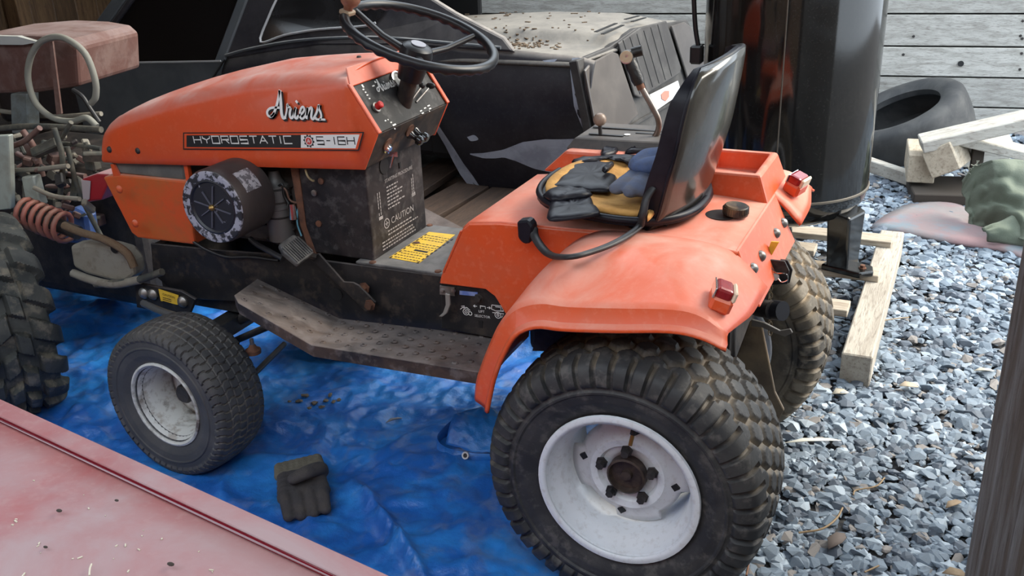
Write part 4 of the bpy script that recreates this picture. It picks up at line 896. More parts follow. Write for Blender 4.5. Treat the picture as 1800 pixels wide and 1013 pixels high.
# litter on the tarp and gravel
LEAF = M('dry_leaf', (.30, .22, .14), .8, col2=(.18, .12, .07), amt=.6, scale=30); DIRT = M('dirt_crumb', (.10, .08, .06), .95, col2=(.2, .17, .13), amt=.6, scale=60)
PALE = M('pale_chip', (.50, .46, .38), .8, col2=(.35, .30, .22), amt=.6, scale=30)
def leaf(px, py, L_, w, rot, mat, label, cat, name, z=.012, g=None):
    c = U(px, py, z=z); mb = MB(); pr = [(-.5, 0), (-.25, .4), (.1, .5), (.5, .05), (.15, -.45), (-.3, -.38)]
    ca, sa = math.cos(rot), math.sin(rot); P = []
    for a, b in pr: P.append(c + V((a * L_ * ca - b * w * sa, a * L_ * sa + b * w * ca, .004 * math.cos(a * 5) + .12 * w * abs(b))))
    mb.add([c + V((0, 0, -.002))] + P, [(0, i + 1, (i + 1) % 6 + 1) for i in range(6)])
    return tag(mb.build(name, mat, None, smooth=60, solid=.0012), label, cat, g)
leaf(1428, 775, .15, .018, .45, M('white_strip', (.62, .62, .56), .8), 'pale white torn strip lying on gravel behind the near rear tire', 'paper strip', 'paper_strip', .028)
leaf(1676, 886, .055, .022, .9, LEAF, 'curled tan leaf on gravel beside the dark wooden post', 'leaf', 'dry_leaf', .028)
leaf(1597, 678, .055, .035, .2, M('tan_leaf', (.46, .38, .28), .8, col2=(.3, .22, .14), amt=.5, scale=30), 'crumpled tan leaf on gravel in front of the pallet end', 'leaf', 'dry_leaf', .028)
leaf(1730, 651, .06, .02, .3, PALE, 'pale flat chip on bright gravel left of the wooden post', 'chip', 'wood_chip', .025)
leaf(1470, 950, .075, .035, 1.2, M('brown_leaf', (.13, .10, .085), .8), 'dark brown leaf at the bottom edge of the gravel', 'leaf', 'dry_leaf', .028)
leaf(1678, 1008, .05, .03, .2, LEAF, 'tan leaf fragment at the foot of the dark wooden post', 'leaf', 'dry_leaf', .028)
leaf(1477, 690, .05, .035, .5, PALE, 'pale flaky crumb on gravel behind the hitch plate', 'chip', 'wood_chip', .02)
def twig(pts, r, label, mat=M('dry_twig', (.33, .23, .13), .8)):
    tag(MB().tube(smooth_path([U(a, b, z=.030) for a, b in pts], 5), r, 6).build('dry_twig', mat, None, smooth=60), label, 'twig')
twig([(1404, 937), (1445, 930), (1470, 912), (1481, 893)], .0025, 'long curved dry twig on the gravel near the rear tire')
twig([(1500, 870), (1505, 862), (1540, 855), (1555, 840)], .002, 'thin straw coloured twig in the middle of the gravel')
twig([(1520, 1006), (1545, 995)], .002, 'short twig at the bottom edge of the gravel')
twig([(1546, 565), (1570, 561), (1598, 558)], .002, 'thin twig on the bright gravel beside the pallet')
twig([(1312, 1012), (1316, 990), (1316, 975)], .0025, 'reddish twig at the foot of the near rear tire', M('red_twig', (.24, .12, .07), .8))
for px, py, s in ((685, 978, .014), ):
    o = bpy.data.objects.new('white_pebble', stone_mesh(55)); COL.objects.link(o); o.data.materials.append(M('white_stone', (.55, .56, .58), .7)); o.matrix_world = Matrix.Translation(U(px, py, z=.02)) @ Matrix.Diagonal((s, s, s, 1))
    tag(o, 'small white stone on the tarp edge beside the red panel', 'stone')
for i, (px, py) in enumerate(((537, 706), (553, 716), (527, 716), (574, 712), (566, 722), (582, 704), (588, 715), (545, 724), (596, 708), (510, 713))):
    o = bpy.data.objects.new('dirt_clod', stone_mesh(300 + i)); COL.objects.link(o); o.data.materials.append(DIRT); s = .014 - .0006 * i; _p = U(px, py, z=.016); _p.z = tarp_z(_p.x, _p.y) + s * .3; o.matrix_world = Matrix.Translation(_p) @ Matrix.Rotation(i, 4, 'Z') @ Matrix.Diagonal((s, s, s, 1))
    tag(o, 'small brown dirt clod on the tarp under the footrest', 'dirt clod', 'dirt clods on the tarp')
leaf(692, 738, .05, .012, .9, M('grey_chip', (.22, .23, .26), .8), 'grey splinter on the tarp below the footrest', 'chip', 'wood_chip', .022)

# ------------------------------------------------------------------ gloves
def glove(name, frame, parts, mat, label, cuff=None, cuff_mat=None, voxel=.0035):
    """parts: tubes in the glove's own plane (u, v, h); one continuous skin by voxel remesh"""
    o, eu, ev, eh = frame; mb = MB(); T = lambda p: o + eu * p[0] + ev * p[1] + eh * p[2]
    for pts, rr_, sq_ in parts:
        P = smooth_path([T(p) for p in pts], 4) if len(pts) > 2 else [T(pts[0]).lerp(T(pts[1]), k / 4) for k in range(5)]
        R_ = np.interp(np.linspace(0, 1, len(P)), np.linspace(0, 1, len(rr_)), rr_)
        for k in range(len(P)): mb.sphere(P[k], 1.0, 12, 8, (R_[k], R_[k], R_[k] * sq_))
    ob = mb.build(name, mat, None, weld=False)
    md = ob.modifiers.new('remesh', 'REMESH'); md.mode = 'VOXEL'; md.voxel_size = voxel; md.use_smooth_shade = True
    md = ob.modifiers.new('smooth', 'SMOOTH'); md.iterations = 4; md.factor = .5
    tag(ob, label, 'glove')
    if cuff:
        mb = MB()
        for pts, rr_, sq_ in cuff:
            P = [T(pts[0]).lerp(T(pts[1]), k / 6) for k in range(7)]; R_ = np.linspace(rr_[0], rr_[-1], 7)
            for k in range(7): mb.sphere(P[k], 1.0, 12, 8, (R_[k], R_[k], R_[k] * sq_))
        c = mb.build('cuff', cuff_mat, ob, weld=False); md = c.modifiers.new('remesh', 'REMESH'); md.mode = 'VOXEL'; md.voxel_size = voxel; md.use_smooth_shade = True
    return ob
GLV = M('dark_work_glove', (.040, .036, .038), .85, col2=(.075, .062, .055), amt=.6, scale=20, bump=.4, bscale=120)
GLC = M('olive_cuff', (.13, .115, .085), .9, col2=(.09, .075, .055), amt=.6, scale=40, bump=.5, bscale=140)
go = U(534, 872, z=.026); go.z = max(tarp_z(go.x + a, go.y + b) for a in (-.06, 0, .06) for b in (-.08, 0, .08)) + .010; gv = (U(522, 805, z=.02) - U(545, 930, z=.02)).normalized(); gh = V((0, 0, 1)); gu = gv.cross(gh).normalized()
hand = []
for i in range(5): hand.append(([(-.038 + i * .019, .045, .006), (-.042 + i * .021, -.040, .006)], [.021, .023], .75))       # back of the hand
for i, (L_, c_) in enumerate(((.056, .004), (.062, .0), (.062, .0), (.056, .002))):
    u = -.043 + i * .0285; hand.append(([(u, -.035, .008), (u, -.075, .012), (u * 1.0, -.070 - L_ * .85, .004)], [.0170, .0165, .0140], .85))
hand.append(([(.050, .030, .014), (.044, .012, .036), (.012, -.012, .046), (-.018, -.022, .042)], [.020, .021, .021, .017], .75))       # thumb folded over the palm
glove('work_glove', (go, gu, gv, gh), hand, GLV, 'dark charcoal work glove with olive cuff lying on the blue tarp',
      cuff=[([(-.047, .062 + k * .014, .004), (.047, .070 + k * .014, .004)], [.017 - k * .001, .018 - k * .001], .75) for k in range(4)], cuff_mat=GLC)
GLB = M('blue_grey_glove', (.10, .125, .20), .85, col2=(.13, .12, .125), amt=.7, scale=22, bump=.4, bscale=110)
GLB2 = M('bluer_glove', (.075, .115, .24), .85, col2=(.10, .105, .13), amt=.5, scale=22, bump=.4, bscale=110)
def Z5p(x, y, z): return U(*Z5(x, y), z=z)
def free_glove(name, strokes, mat, label):
    parts = [([tuple(Z5p(x, y, z)) for x, y, z in pts], rr_, sq_) for pts, rr_, sq_ in strokes]
    return glove(name, (V((0, 0, 0)), V((1, 0, 0)), V((0, 1, 0)), V((0, 0, 1))), parts, mat, label)
free_glove('work_glove', [([(1180, 470, .805), (1100, 570, .800), (1000, 640, .795), (920, 680, .790)], [.030, .027, .024, .018], .75), ([(1210, 540, .802), (1150, 600, .800), (1090, 660, .796), (1030, 705, .790)], [.030, .027, .024, .018], .75), ([(1230, 560, .800), (1180, 640, .796), (1110, 700, .790)], [.025, .023, .018], .75), ([(1240, 500, .804), (1130, 480, .806)], [.026, .022], .7)], GLB, 'grey blue fabric glove with two fingers pointing forward on the torn seat')
free_glove('work_glove', [([(1250, 420, .830), (1180, 440, .832), (1110, 480, .826), (1070, 500, .820)], [.026, .030, .026, .018], .7), ([(1250, 490, .828), (1180, 500, .828), (1100, 510, .822)], [.026, .026, .020], .7)], GLB2, 'bluer folded fabric glove lying on top against the seat back')

# ------------------------------------------------------------------ red car panel at the near edge
REDP = M('dusty_red_paint', (.24, .028, .030), .6, col2=(.30, .04, .04), amt=.8, scale=5, dust=(.29, .205, .215), dust_amt=1.0, col3=(.45, .3, .28), amt3=.2, scale3=60, dscale=3.2, spec=.35)
REDD = M('dark_red_seam', (.10, .006, .012), .12, coat=.6)
zr = .65; A = U(0, 700, z=zr); B = U(690, 1013, z=zr); dx = (B - A).normalized(); A = A - dx * .45; B = B + dx * .35; nd = V((-dx.y, dx.x, 0)); nd = nd if nd.y > 0 else -nd
RC = thing('red_car_body', 'dusty faded red car panel with a dark seam at the lower left', 'car')
g0_ = .036
def rp(t, d, z): return A.lerp(B, t) + nd * d + V((0, 0, z - zr))
MB().prism([rp(0, 0, zr), rp(1, 0, zr), rp(1, g0_, zr), rp(0, g0_, zr)], (0, 0, -.02)).build('fender_edge', REDP, RC, bevel=.004, segs=2)
def deck(u, v): return rp(u, g0_ + .006 + v * .85, zr - .001 + .012 * math.sin(PI * min(1, v * 1.3)))
MB().grid(deck, 20, 14).build('deck_lid', REDP, RC, smooth=60, solid=.012)
MB().tube([rp(k / 30, g0_ + .003, zr - .0015) for k in range(31)], .0045, 8).build('seam_strip', REDD, RC, smooth=60)
MB().prism([rp(0, .006, zr - .01), rp(1, .006, zr - .01), rp(1, .03, .02), rp(0, .03, .02)], (0, .02, 0)).build('body_side', REDP, RC)
mb = MB(); r3 = random.Random(9)
for k in range(240):
    p = rp(r3.uniform(.25, .85), r3.uniform(.0, .45), zr + .011 * 0); d = r3.uniform(g0_ + .02, .55); p = deck(r3.uniform(.2, .85), d); s = r3.uniform(.0006, .0022); a = r3.uniform(0, 3.1)
    mb.box(p + V((0, 0, .0008)), (s * r3.uniform(1, 4), s, .0012), Matrix.Rotation(a, 3, 'Z'))
tag(mb.build('debris_specks', PALE, RC, weld=False), kind='stuff')
for px, py, s in ((104, 898, .0035), (300, 992, .0038), (205, 880, .0025), (80, 962, .0025)): MB().sphere(U(px, py, z=zr + .012), s, 8, 6, (1.4, .8, .5)).build('dark_crumb', M('dark_crumb', (.03, .022, .018), .9), RC)
mb = MB().tube(smooth_path([U(157, 1012, z=zr + .014), U(158, 1000, z=zr + .016), U(161, 992, z=zr + .016)], 4), .0012, 6); mb.build('pale_stalk', PALE, RC)
# ------------------------------------------------------------------ barn shell: walls of planks, roof, unseen walls added for shade
def woodmat(name, c1, c2, c3, st, bump=.5): return M(name, c1, .85, col2=c2, amt=.85, scale=3.0, col3=c3, amt3=.55, scale3=14, stretch=st, bump=bump, bscale=26, detail=10)
GREYW = [woodmat('grey_plank_%d' % k, tuple(a * f for a in (.48, .465, .43)), tuple(a * f for a in (.31, .295, .265)), (.16, .14, .12), (1.2, 12, 16)) for k, f in enumerate((1.0, .9, 1.1))]
BROWNW = [woodmat('brown_plank_%d' % k, tuple(a * f for a in (.20, .115, .055)), tuple(a * f for a in (.11, .06, .03)), (.05, .03, .02), (9, 9, 1.0)) for k, f in enumerate((1.0, .75, 1.15))]
we = V((.988, .155, 0)); wn = V((-.155, .988, 0)); w0 = U(1700, 83, y=-4.0); w0.z = 0
wall = bpy.data.objects.new('wall_back', None); COL.objects.link(wall); tag(wall, kind='structure')
zj = [-.06, .11, .277, .444, .62, .795, .97, 1.145, 1.32, 1.49, 1.66, 1.84, 2.01, 2.19, 2.36, 2.54]; r4 = random.Random(4)
for k in range(len(zj) - 1):
    a, b = zj[k] + .005, zj[k + 1] - .004; off = r4.uniform(-.006, .006)
    p = w0 + we * .8 + wn * (off - .015)
    MB().box(p + V((0, 0, (a + b) / 2)), (5.2, .026, b - a), Matrix((we, wn, V((0, 0, 1)))).transposed()).build('plank', GREYW[k % 3], wall, bevel=.003)
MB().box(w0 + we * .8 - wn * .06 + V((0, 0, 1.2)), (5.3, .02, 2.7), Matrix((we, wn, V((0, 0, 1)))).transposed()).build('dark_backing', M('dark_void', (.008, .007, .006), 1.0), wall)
for px, py in ((1798, 37), (1794, 63), (1797, 68), (1796, 94), (1793, 122), (1606, 64), (1588, 96)):
    MB().lathe([(0, .008), (.002, .006), (.0025, .0001)], UP(px, py, w0 - wn * .002 + wn * .004, wn), wn, 8).build('nail_head', DARKM, wall)
MB().lathe([(0, .016), (.0015, .016), (.0015, .0001)], UP(1689, 112, w0 + wn * .003, wn), wn, 12).build('knot_hole', BLACKP, wall)
# dark boards beyond the car
walls2 = bpy.data.objects.new('wall_far', None); COL.objects.link(walls2); tag(walls2, kind='structure')
for k in range(15): MB().box((3.2 + .9, -4.15 + .30, .08 + k * .175), (3.4, .03, .17)).build('plank', BROWNW[k % 3], walls2, bevel=.003)
wr_ = bpy.data.objects.new('wall_shade_right', None); COL.objects.link(wr_); tag(wr_, kind='structure')  # added out of view to shade the near gravel
for k in range(12): MB().box((-1.35, 1.1, .08 + k * .165), (.03, 3.3, .16)).build('plank', GREYW[k % 3], wr_, bevel=.003)
wl = bpy.data.objects.new('wall_left', None); COL.objects.link(wl); tag(wl, kind='structure')
for k in range(30): MB().box((5.6, -3.8 + k * .2, 1.3), (.03, .19, 2.7)).build('plank', BROWNW[(k * 2) % 3], wl, bevel=.003)
for y in (-2.9, -2.2, -1.45, -.7): MB().box((5.5, y, 1.3), (.12, .07, 2.7)).build('stud', BROWNW[2], wl, bevel=.003)
wf = bpy.data.objects.new('wall_shade_front', None); COL.objects.link(wf); tag(wf, kind='structure')  # added out of view to darken the left side of the scene
for k in range(16): MB().box((2.45 + k * .2, 1.75, 1.3), (.19, .03, 2.62)).build('plank', BROWNW[k % 3], wf, bevel=.003)
wo = bpy.data.objects.new('wall_shade_opposite', None); COL.objects.link(wo); tag(wo, kind='structure')  # added behind the camera to cut low sky light
for k in range(20): MB().box((.6, 4.6, .085 + k * .17), (7.0, .03, .165)).build('plank', BROWNW[k % 3], wo, bevel=.003)
rf = MB().box((2.1, .35, 2.62), (6.9, 2.3, .05)).box((3.85, -2.5, 2.62), (3.6, 3.4, .05)).build('ceiling', BROWNW[1]); tag(rf, kind='structure')  # roof out of view, its extent shaped for the light
PW = woodmat('dark_post_wood', (.075, .058, .048), (.17, .165, .17), (.025, .018, .015), (16, 16, 1.1), .8)
pl = CAM_C + 1.30 * ray(1701, 1013); pc_ = V((float(pl[0]) - .076, float(pl[1]) - .02, 0))
tag(MB().box(pc_ + V((0, 0, 1.32)), (.115, .13, 2.64), Matrix.Rotation(.42, 3, 'Z')).build('wooden_post', PW, None, bevel=.008, segs=2), 'dark weathered wooden post standing upright at the right edge', 'post')

# ------------------------------------------------------------------ black car behind the tractor
CY = -1.785
CARB = M('black_car_paint', (.014, .014, .020), .40, col2=(.035, .034, .042), amt=.6, scale=5, col3=(.05, .05, .055), amt3=.3, scale3=60, dust=(.34, .31, .28), dust_amt=.95, dscale=5)
CARG = M('grey_door_paint', (.065, .075, .085), .5, col2=(.10, .11, .12), amt=.6, scale=6, dust=(.3, .3, .3), dust_amt=.6)
PRIM = M('grey_primer', (.40, .44, .52), .6, col2=(.24, .26, .33), amt=.7, scale=9)
DUSTY = M('dusty_deck', (.10, .095, .09), .8, col2=(.20, .185, .165), amt=.85, scale=6, col3=(.06, .05, .045), amt3=.4, scale3=60, dust=(.25, .232, .205), dust_amt=.95, lo=.38, hi=.6)
CARI = M('black_interior', (.008, .008, .009), .9)
CAR = thing('black_car', 'dusty black car shell with primer patches parked behind the orange tractor', 'car')
def cs(px, py, dy=0): return U(px, py, y=CY + dy)
xsp = np.linspace(392, 1040, 60); 
def yT(p): return interp(p, [392, 470, 560, 700, 800, 880, 1012, 1040], [98, 84, 76, 76, 84, 90, 104, 112])
def yB(p): return interp(p, [392, 735, 765, 800, 830, 900, 970, 1040], [205, 200, 245, 305, 345, 342, 315, 240])
def qp(u, v):
    p = float(xsp[0] + (xsp[-1] - xsp[0]) * u); y = yT(p) + (yB(p) - yT(p)) * v; q = cs(p, y)
    q.y += .075 * math.sin(PI * min(1, v * .9 + .1)) - .07; return q
quarter = MB().grid(qp, 70, 20).build('quarter_panel', CARB, CAR, smooth=60, solid=.012)
# bare primer: along the wheel arch, the rear corner and a low patch
def onq(px, py, lift=.016):
    u = (px - xsp[0]) / (xsp[-1] - xsp[0]); v = (py - yT(px)) / max(1, yB(px) - yT(px)); return qp(u, v) + V((0, lift, 0))
def patch(name, pts, mat, parent):
    P = [onq(*p) for p in pts]; P = smooth_path(P + [P[0]], 4)[:-1]; c = sum(P, V()) / len(P)
    MB().add([c] + P, [(0, i + 1, (i + 1) % len(P) + 1) for i in range(len(P))]).build(name, mat, parent, smooth=60)
def band(name, path, w):
    mb = MB(); vs = []
    for (a, b), ww in zip(path, w): vs += [onq(a - ww, b), onq(a + ww, b)]
    mb.add(vs, [(2 * i, 2 * i + 1, 2 * i + 3, 2 * i + 2) for i in range(len(path) - 1)]).build(name, PRIM, quarter, smooth=60)
band('primer_band', [(748, 203), (766, 235), (783, 262), (798, 290), (812, 312), (828, 338)], [6, 9, 10, 11, 13, 10])
band('primer_band', [(1008, 104), (1010, 125), (1014, 150), (1020, 185), (1027, 215), (1030, 235)], [7, 9, 7, 8, 7, 6])
def ppt(u, v):
    px = 826 + u * 184; a = interp(px, [826, 850, 885, 920, 960, 1010], [270, 269, 263, 249, 244, 246]); b = interp(px, [826, 850, 870, 885, 905, 935, 975, 1010], [272, 279, 279, 277, 284, 300, 312, 285])
    return onq(px, a + (b - a) * v, .0165)
MB().grid(ppt, 34, 10).build('primer_patch', PRIM, quarter, smooth=60)
patch('primer_patch', [(823, 240), (836, 236), (843, 244), (830, 247)], PRIM, quarter)
patch('primer_patch', [(950, 108), (975, 106), (962, 114)], PRIM, quarter)
door = MB().prism([cs(118, 112), cs(392, 107), cs(388, 215), cs(150, 240)], (0, -.03, 0)).build('door', CARG, CAR, bevel=.006)
MB().bar(cs(150, 111, .004), cs(388, 107, .004), .006, .006).build('door_sill_trim', M('grey_trim', (.45, .46, .48), .4), door)
MB().bar(cs(395, 105, .006), cs(372, 140, .006), .006, .006).build('door_gap', BLACKP, door)
def post_bar(name, a, b, w, m): 
    MB().prism([cs(a[0] - w, a[1]), cs(a[0] + w, a[1]), cs(b[0] + w, b[1], -.14), cs(b[0] - w, b[1], -.14)], (0, -.04, 0)).build(name, m, CAR, bevel=.008, segs=2)
post_bar('windscreen_pillar', (128, 112), (236, -40), 13, CARG)
post_bar('inner_pillar', (148, 112), (256, -40), 6, CARB)
post_bar('centre_pillar', (384, 110), (440, -40), 9, CARG)
MB().prism([cs(396, 104, -.01), cs(448, -40, -.15), cs(700, -40, -.15), cs(800, 22, -.09), cs(885, 66, -.05), cs(905, 92, -.02), cs(700, 80, -.02), cs(560, 80, -.02)], (0, -.03, 0)).build('sail_panel', CARB, CAR, bevel=.01, segs=2)
MB().prism([cs(158, 111, -.02), cs(386, 107, -.02), cs(436, -40, -.16), cs(262, -40, -.16)], (0, -.004, 0)).build('window_shade_sheet', M('cabin_shade_black', (.006, .005, .005), .35, spec=.15), CAR)  # black sheet painted for the shade inside the open door window
gl = [(458, 74), (472, 30), (490, -10), (686, -10), (676, 22), (660, 40), (640, 46), (560, 52), (500, 62)]
def gq(px, py, o=0): return cs(px, py, -.02 - .11 * (90 - py) / 130 + .006 + o)
GLS = M('dark_glass', (.012, .012, .013), .08, spec=.6, col2=(.03, .03, .032), amt=.5, scale=8)
MB().prism([gq(*p) for p in gl], (0, .002, 0)).build('quarter_window', GLS, CAR)
MB().tube(smooth_path([gq(*p, .004) for p in gl[5:] + gl[:3]], 4), .006, 6).build('window_molding', M('grey_trim', (.45, .46, .48), .4), CAR, smooth=60)
MB().tube(smooth_path([cs(*p, .0) for p in ((396, 98), (440, 86), (520, 72), (620, 66), (700, 68), (790, 76), (880, 84))], 5), .008, 6).build('body_crease', CARG, CAR, smooth=60)
# roof, cabin
MB().grid(lambda u, v: V((1.75 + u * 1.35, CY - .18 - v * .95, .985 + .05 * math.sin(PI * u) + .03 * math.sin(PI * v))), 12, 10).build('roof', CARB, CAR, smooth=60, solid=.02)
MB().box((2.55, -2.45, .375), (2.9, 1.12, .35)).build('body_tub', CARI, CAR, bevel=.03)
MB().box((1.35, -2.4, .41), (.75, 1.05, .42)).build('engine_tub', CARI, CAR, bevel=.03)
MB().box((2.35, -2.35, .62), (.28, .45, .55), Matrix.Rotation(-.25, 3, 'Y')).build('car_seat', CARI, CAR, bevel=.06, segs=3)
MB().box((2.95, -3.05, .62), (1.9, .04, .80)).build('far_side', CARI, CAR, bevel=.01)
MB().prism([V((3.45, CY - .05, .62)), V((3.45, CY - 1.2, .62)), V((4.6, CY - 1.15, .52)), V((4.6, CY - .1, .52))], (0, 0, -.35)).build('front_body', CARB, CAR, bevel=.05, segs=3)
# rear deck with a raised engine cover and slots
def deckz(x, y):
    t = CY - y; e = interp(t, [0, .05, .33, .40, .95, 1.02, 1.18, 1.22], [-.03, 0, .005, .055, .062, .006, 0, -.03]); w = interp(x, [.88, .97, 1.12, 2.4], [.25, .6, 1, 1.0])
    return .700 + (e if e < .005 else e * w) + interp(x, [.88, .94, 1.0], [-.02, 0, 0]) - .06 * max(0, x - 1.5)
def dk2(u, v):
    y = CY - .005 - v * 1.22; x = .925 - .085 * v + .03 * (1 - (2 * v - 1) ** 2) * -1 + u * (1.45); return V((x, y, deckz(x + .085 * v, y)))
deckm = MB().grid(dk2, 40, 60).build('rear_deck', DUSTY, CAR, smooth=50, solid=.01)
for px0, py0, px1, py1 in ((1047, 56, 1083, 41), (1059, 60, 1095, 44), (1099, 34, 1122, 28), (1111, 38, 1134, 31)):
    a, b = U(px0, py0, z=.764), U(px1, py1, z=.764); MB().bar(a, b, .016, .003).build('vent_slot', BLACKP, deckm)
mb = MB(); r5 = random.Random(2)
for k in range(260):
    x, y = (r5.gauss(1.42, .12), CY - .22 - abs(r5.gauss(0, .09))) if k < 170 else (r5.uniform(1.0, 2.0), CY - r5.uniform(.1, 1.1))
    s = r5.uniform(.004, .012); mb.box(V((x, y, deckz(x + .02, y) + .002)), (s * r5.uniform(1, 3), s, .004), Matrix.Rotation(r5.uniform(0, 3), 3, 'Z'))
tag(mb.build('leaf_litter', M('leaf_litter', (.10, .065, .04), .9, col2=(.2, .15, .1), amt=.6, scale=50), deckm, weld=False), kind='stuff')
# tail panel
T0 = V((.935, CY, .69)); T1 = V((.80, CY - 1.20, .69)); T2 = V((.872, CY, .40)); tn = (T1 - T0).cross(T2 - T0).normalized(); tn = tn if tn.x < 0 else -tn
def tl(px, py, o=0): return UP(px, py, T0 + tn * (.02 + o), tn)
TAILB = M('tail_panel_plastic', (.045, .042, .042), .55, col2=(.10, .095, .09), amt=.6, scale=7)
LENS = M('smoked_tail_lens', (.085, .075, .070), .30, col2=(.13, .115, .105), amt=.7, scale=6)
MB().prism([tl(1014, 106, -.012), tl(1072, 82, -.012), tl(1120, 48, -.012), tl(1208, 34, -.012), tl(1245, 112, -.012), tl(1236, 190, -.012), tl(1100, 262, -.012), tl(1042, 242, -.012)], tn * -.04).build('tail_panel', TAILB, CAR, bevel=.004)
def rl(pts, name, m, o, th=.012, bev=.006):
    return MB().prism([tl(*p, o) for p in pts], tn * th).build(name, m, CAR, bevel=bev, segs=2)
rl([(1024, 124), (1034, 112), (1072, 91), (1083, 95), (1119, 202), (1092, 228), (1048, 228), (1042, 218)], 'tail_lens', LENS, 0)
rl([(1083, 76), (1122, 48), (1168, 37), (1194, 120), (1192, 130), (1122, 173), (1112, 168)], 'centre_applique', TAILB, 0)
for k in range(1, 7): 
    a = V((1083 + (1168 - 1083) * k / 7, 76 + (37 - 76) * k / 7, 0)); b = V((1114 + 78 * k / 7, 172 - 44 * k / 7, 0)); MB().bar(tl(a.x, a.y, .013), tl(b.x, b.y, .013), .003, .002).build('applique_line', BLACKP, CAR)
rl([(1177, 46), (1200, 39), (1212, 48), (1240, 118), (1238, 126), (1214, 146), (1206, 138)], 'tail_lens', LENS, 0)
plate_ = rl([(1140, 167), (1190, 142), (1196, 164), (1150, 196)], 'badge_plate', M('white_plate', (.62, .63, .64), .5, col2=(.45, .45, .46), amt=.5, scale=20), 0, .006, .001)
MB().prism([tl(*p, .008) for p in ((1162, 166), (1168, 160), (1176, 160), (1176, 170), (1170, 178), (1163, 174))], tn * .001).build('red_emblem', M('faded_red', (.55, .20, .15), .6), plate_)
MB().bar(tl(1094, 230, .0), tl(1212, 162, .0), .012, .010).build('bumper_lip', TAILB, CAR)
MB().prism([tl(1100, 233, -.02), tl(1235, 165, -.02), tl(1236, 235, -.02), tl(1120, 290, -.02)], tn * -.03).build('bumper_beam', CARI, CAR)

# planks lying beside and below the car
UNDER = woodmat('shaded_board', (.075, .045, .030), (.045, .027, .019), (.02, .014, .011), (9, 1.0, 9))  # browns darkened to carry the shade under the car
for i, (xa, z, w) in enumerate(((1.50, .088, .17), (1.30, .086, .17), (1.10, .084, .17), (1.72, .090, .17))):
    tag(MB().box((xa, -1.50, z), (w, 1.4, .035), Matrix.Rotation(.04 * i - .05, 3, 'Z')).build('board', UNDER, None, bevel=.003),
        ('second rough brown board from the tower, under the black car', 'third rough brown board from the tower, under the black car', 'brown board nearest the seat deck, under the black car', 'rough brown board closest to the tower, under the black car')[i], 'board', 'brown boards under the car')
for y in (-.90, -1.45, -2.0): tag(MB().box((1.42, y, .034), (.85, .09, .064)).build('timber', UNDER, None, bevel=.004), {-.90: 'brown timber bearer under the near ends of the brown boards', -1.45: 'brown timber bearer under the middle of the brown boards', -2.0: 'brown timber bearer under the car carrying the brown boards'}[y], 'timber')

# ------------------------------------------------------------------ black tank on its pallet
TNX, TNY, TNR = .022, -1.364, .284
TANK = M('glossy_black_tank', (.008, .008, .008), .10, col2=(.013, .012, .011), amt=.5, scale=4, col3=(.08, .075, .065), amt3=.12, scale3=160, coat=.0, spec=.55, bump=.015, bscale=14)
TK = thing('black_air_tank', 'tall glossy black steel air tank standing on a wooden pallet', 'tank')
MB().lathe([(.395, TNR), (.50, TNR), (1.80, TNR), (1.84, TNR - .01), (1.90, TNR - .05), (1.95, TNR - .14), (1.97, .0001)], (TNX, TNY, 0), (0, 0, 1), 72).build('tank_shell', TANK, TK, smooth=40)
MB().lathe([(.395, TNR), (.36, TNR - .006), (.32, TNR - .035), (.285, TNR - .10), (.265, .0001)], (TNX, TNY, 0), (0, 0, 1), 72).build('tank_bottom', TANK, TK, smooth=40)
MB().lathe([(.392, TNR - .001), (.394, TNR + .004), (.400, TNR + .004), (.402, TNR - .001)], (TNX, TNY, 0), (0, 0, 1), 72).build('weld_seam', M('dusty_weld', (.10, .085, .065), .5), TK, smooth=60)
sa = math.atan2(*(np.array([U(1376, 100, y=TNY + TNR).y - TNY, 0])[::-1])) if False else None
cdir = V((CAM_C[0] - TNX, CAM_C[1] - TNY, 0)).normalized(); cr = V((-cdir.y, cdir.x, 0)); cr = cr if cr.x < 0 else -cr
d = (cdir * .998 - cr * .075).normalized()
MB().tube([V((TNX, TNY, .40)) + d * TNR, V((TNX, TNY, 1.8)) + d * TNR], .0025, 6).build('vertical_seam', M('dusty_weld', (.10, .085, .065), .5), TK)
for k, ang in enumerate((0, 2 * PI / 3, 4 * PI / 3)):
    f0 = V((-.30, .115, 0)).normalized(); f = Matrix.Rotation(ang, 3, 'Z') @ f0; sd = V((-f.y, f.x, 0)); base = V((TNX, TNY, 0))
    q = lambda r, s_, z: base + f * r + sd * s_ + V((0, 0, z))
    mb = MB(); mb.add([q(.215, -.075, .35), q(.215, .075, .35), q(.29, .055, .33), q(.29, -.055, .33), q(.215, -.045, .13), q(.215, .045, .13), q(.29, .04, .128), q(.29, -.04, .128)], [(0, 1, 2, 3), (4, 7, 6, 5), (0, 4, 5, 1), (1, 5, 6, 2), (2, 6, 7, 3), (3, 7, 4, 0)])
    leg = mb.build('leg', TANK, TK, bevel=.008, segs=2)
    mb = MB().prism([q(.20, -.05, .125), q(.34, -.045, .125), q(.365, 0, .125), q(.34, .045, .125), q(.20, .05, .125)], (0, 0, .022)); mb.build('foot', TANK, leg, bevel=.006, segs=2)
    mb = MB(); hexbolt(mb, q(.325, 0, .147), V((0, 0, 1)), .009, .012); mb.build('foot_bolt', RUSTM, leg)
MB().tube(smooth_path([V((TNX, TNY, 0)) + cdir * .10 - cr * .295 + V((0, 0, z)) - cr * o for z, o in ((1.15, .03), (1.0, .02), (.92, .012), (.86, .0))], 4), .008, 8).build('hose', BLACKP, TK, smooth=60)
MB().box(V((TNX, TNY, .84)) + cdir * .10 - cr * .30, (.04, .04, .06)).build('valve_body', BLACKP, TK, bevel=.006)
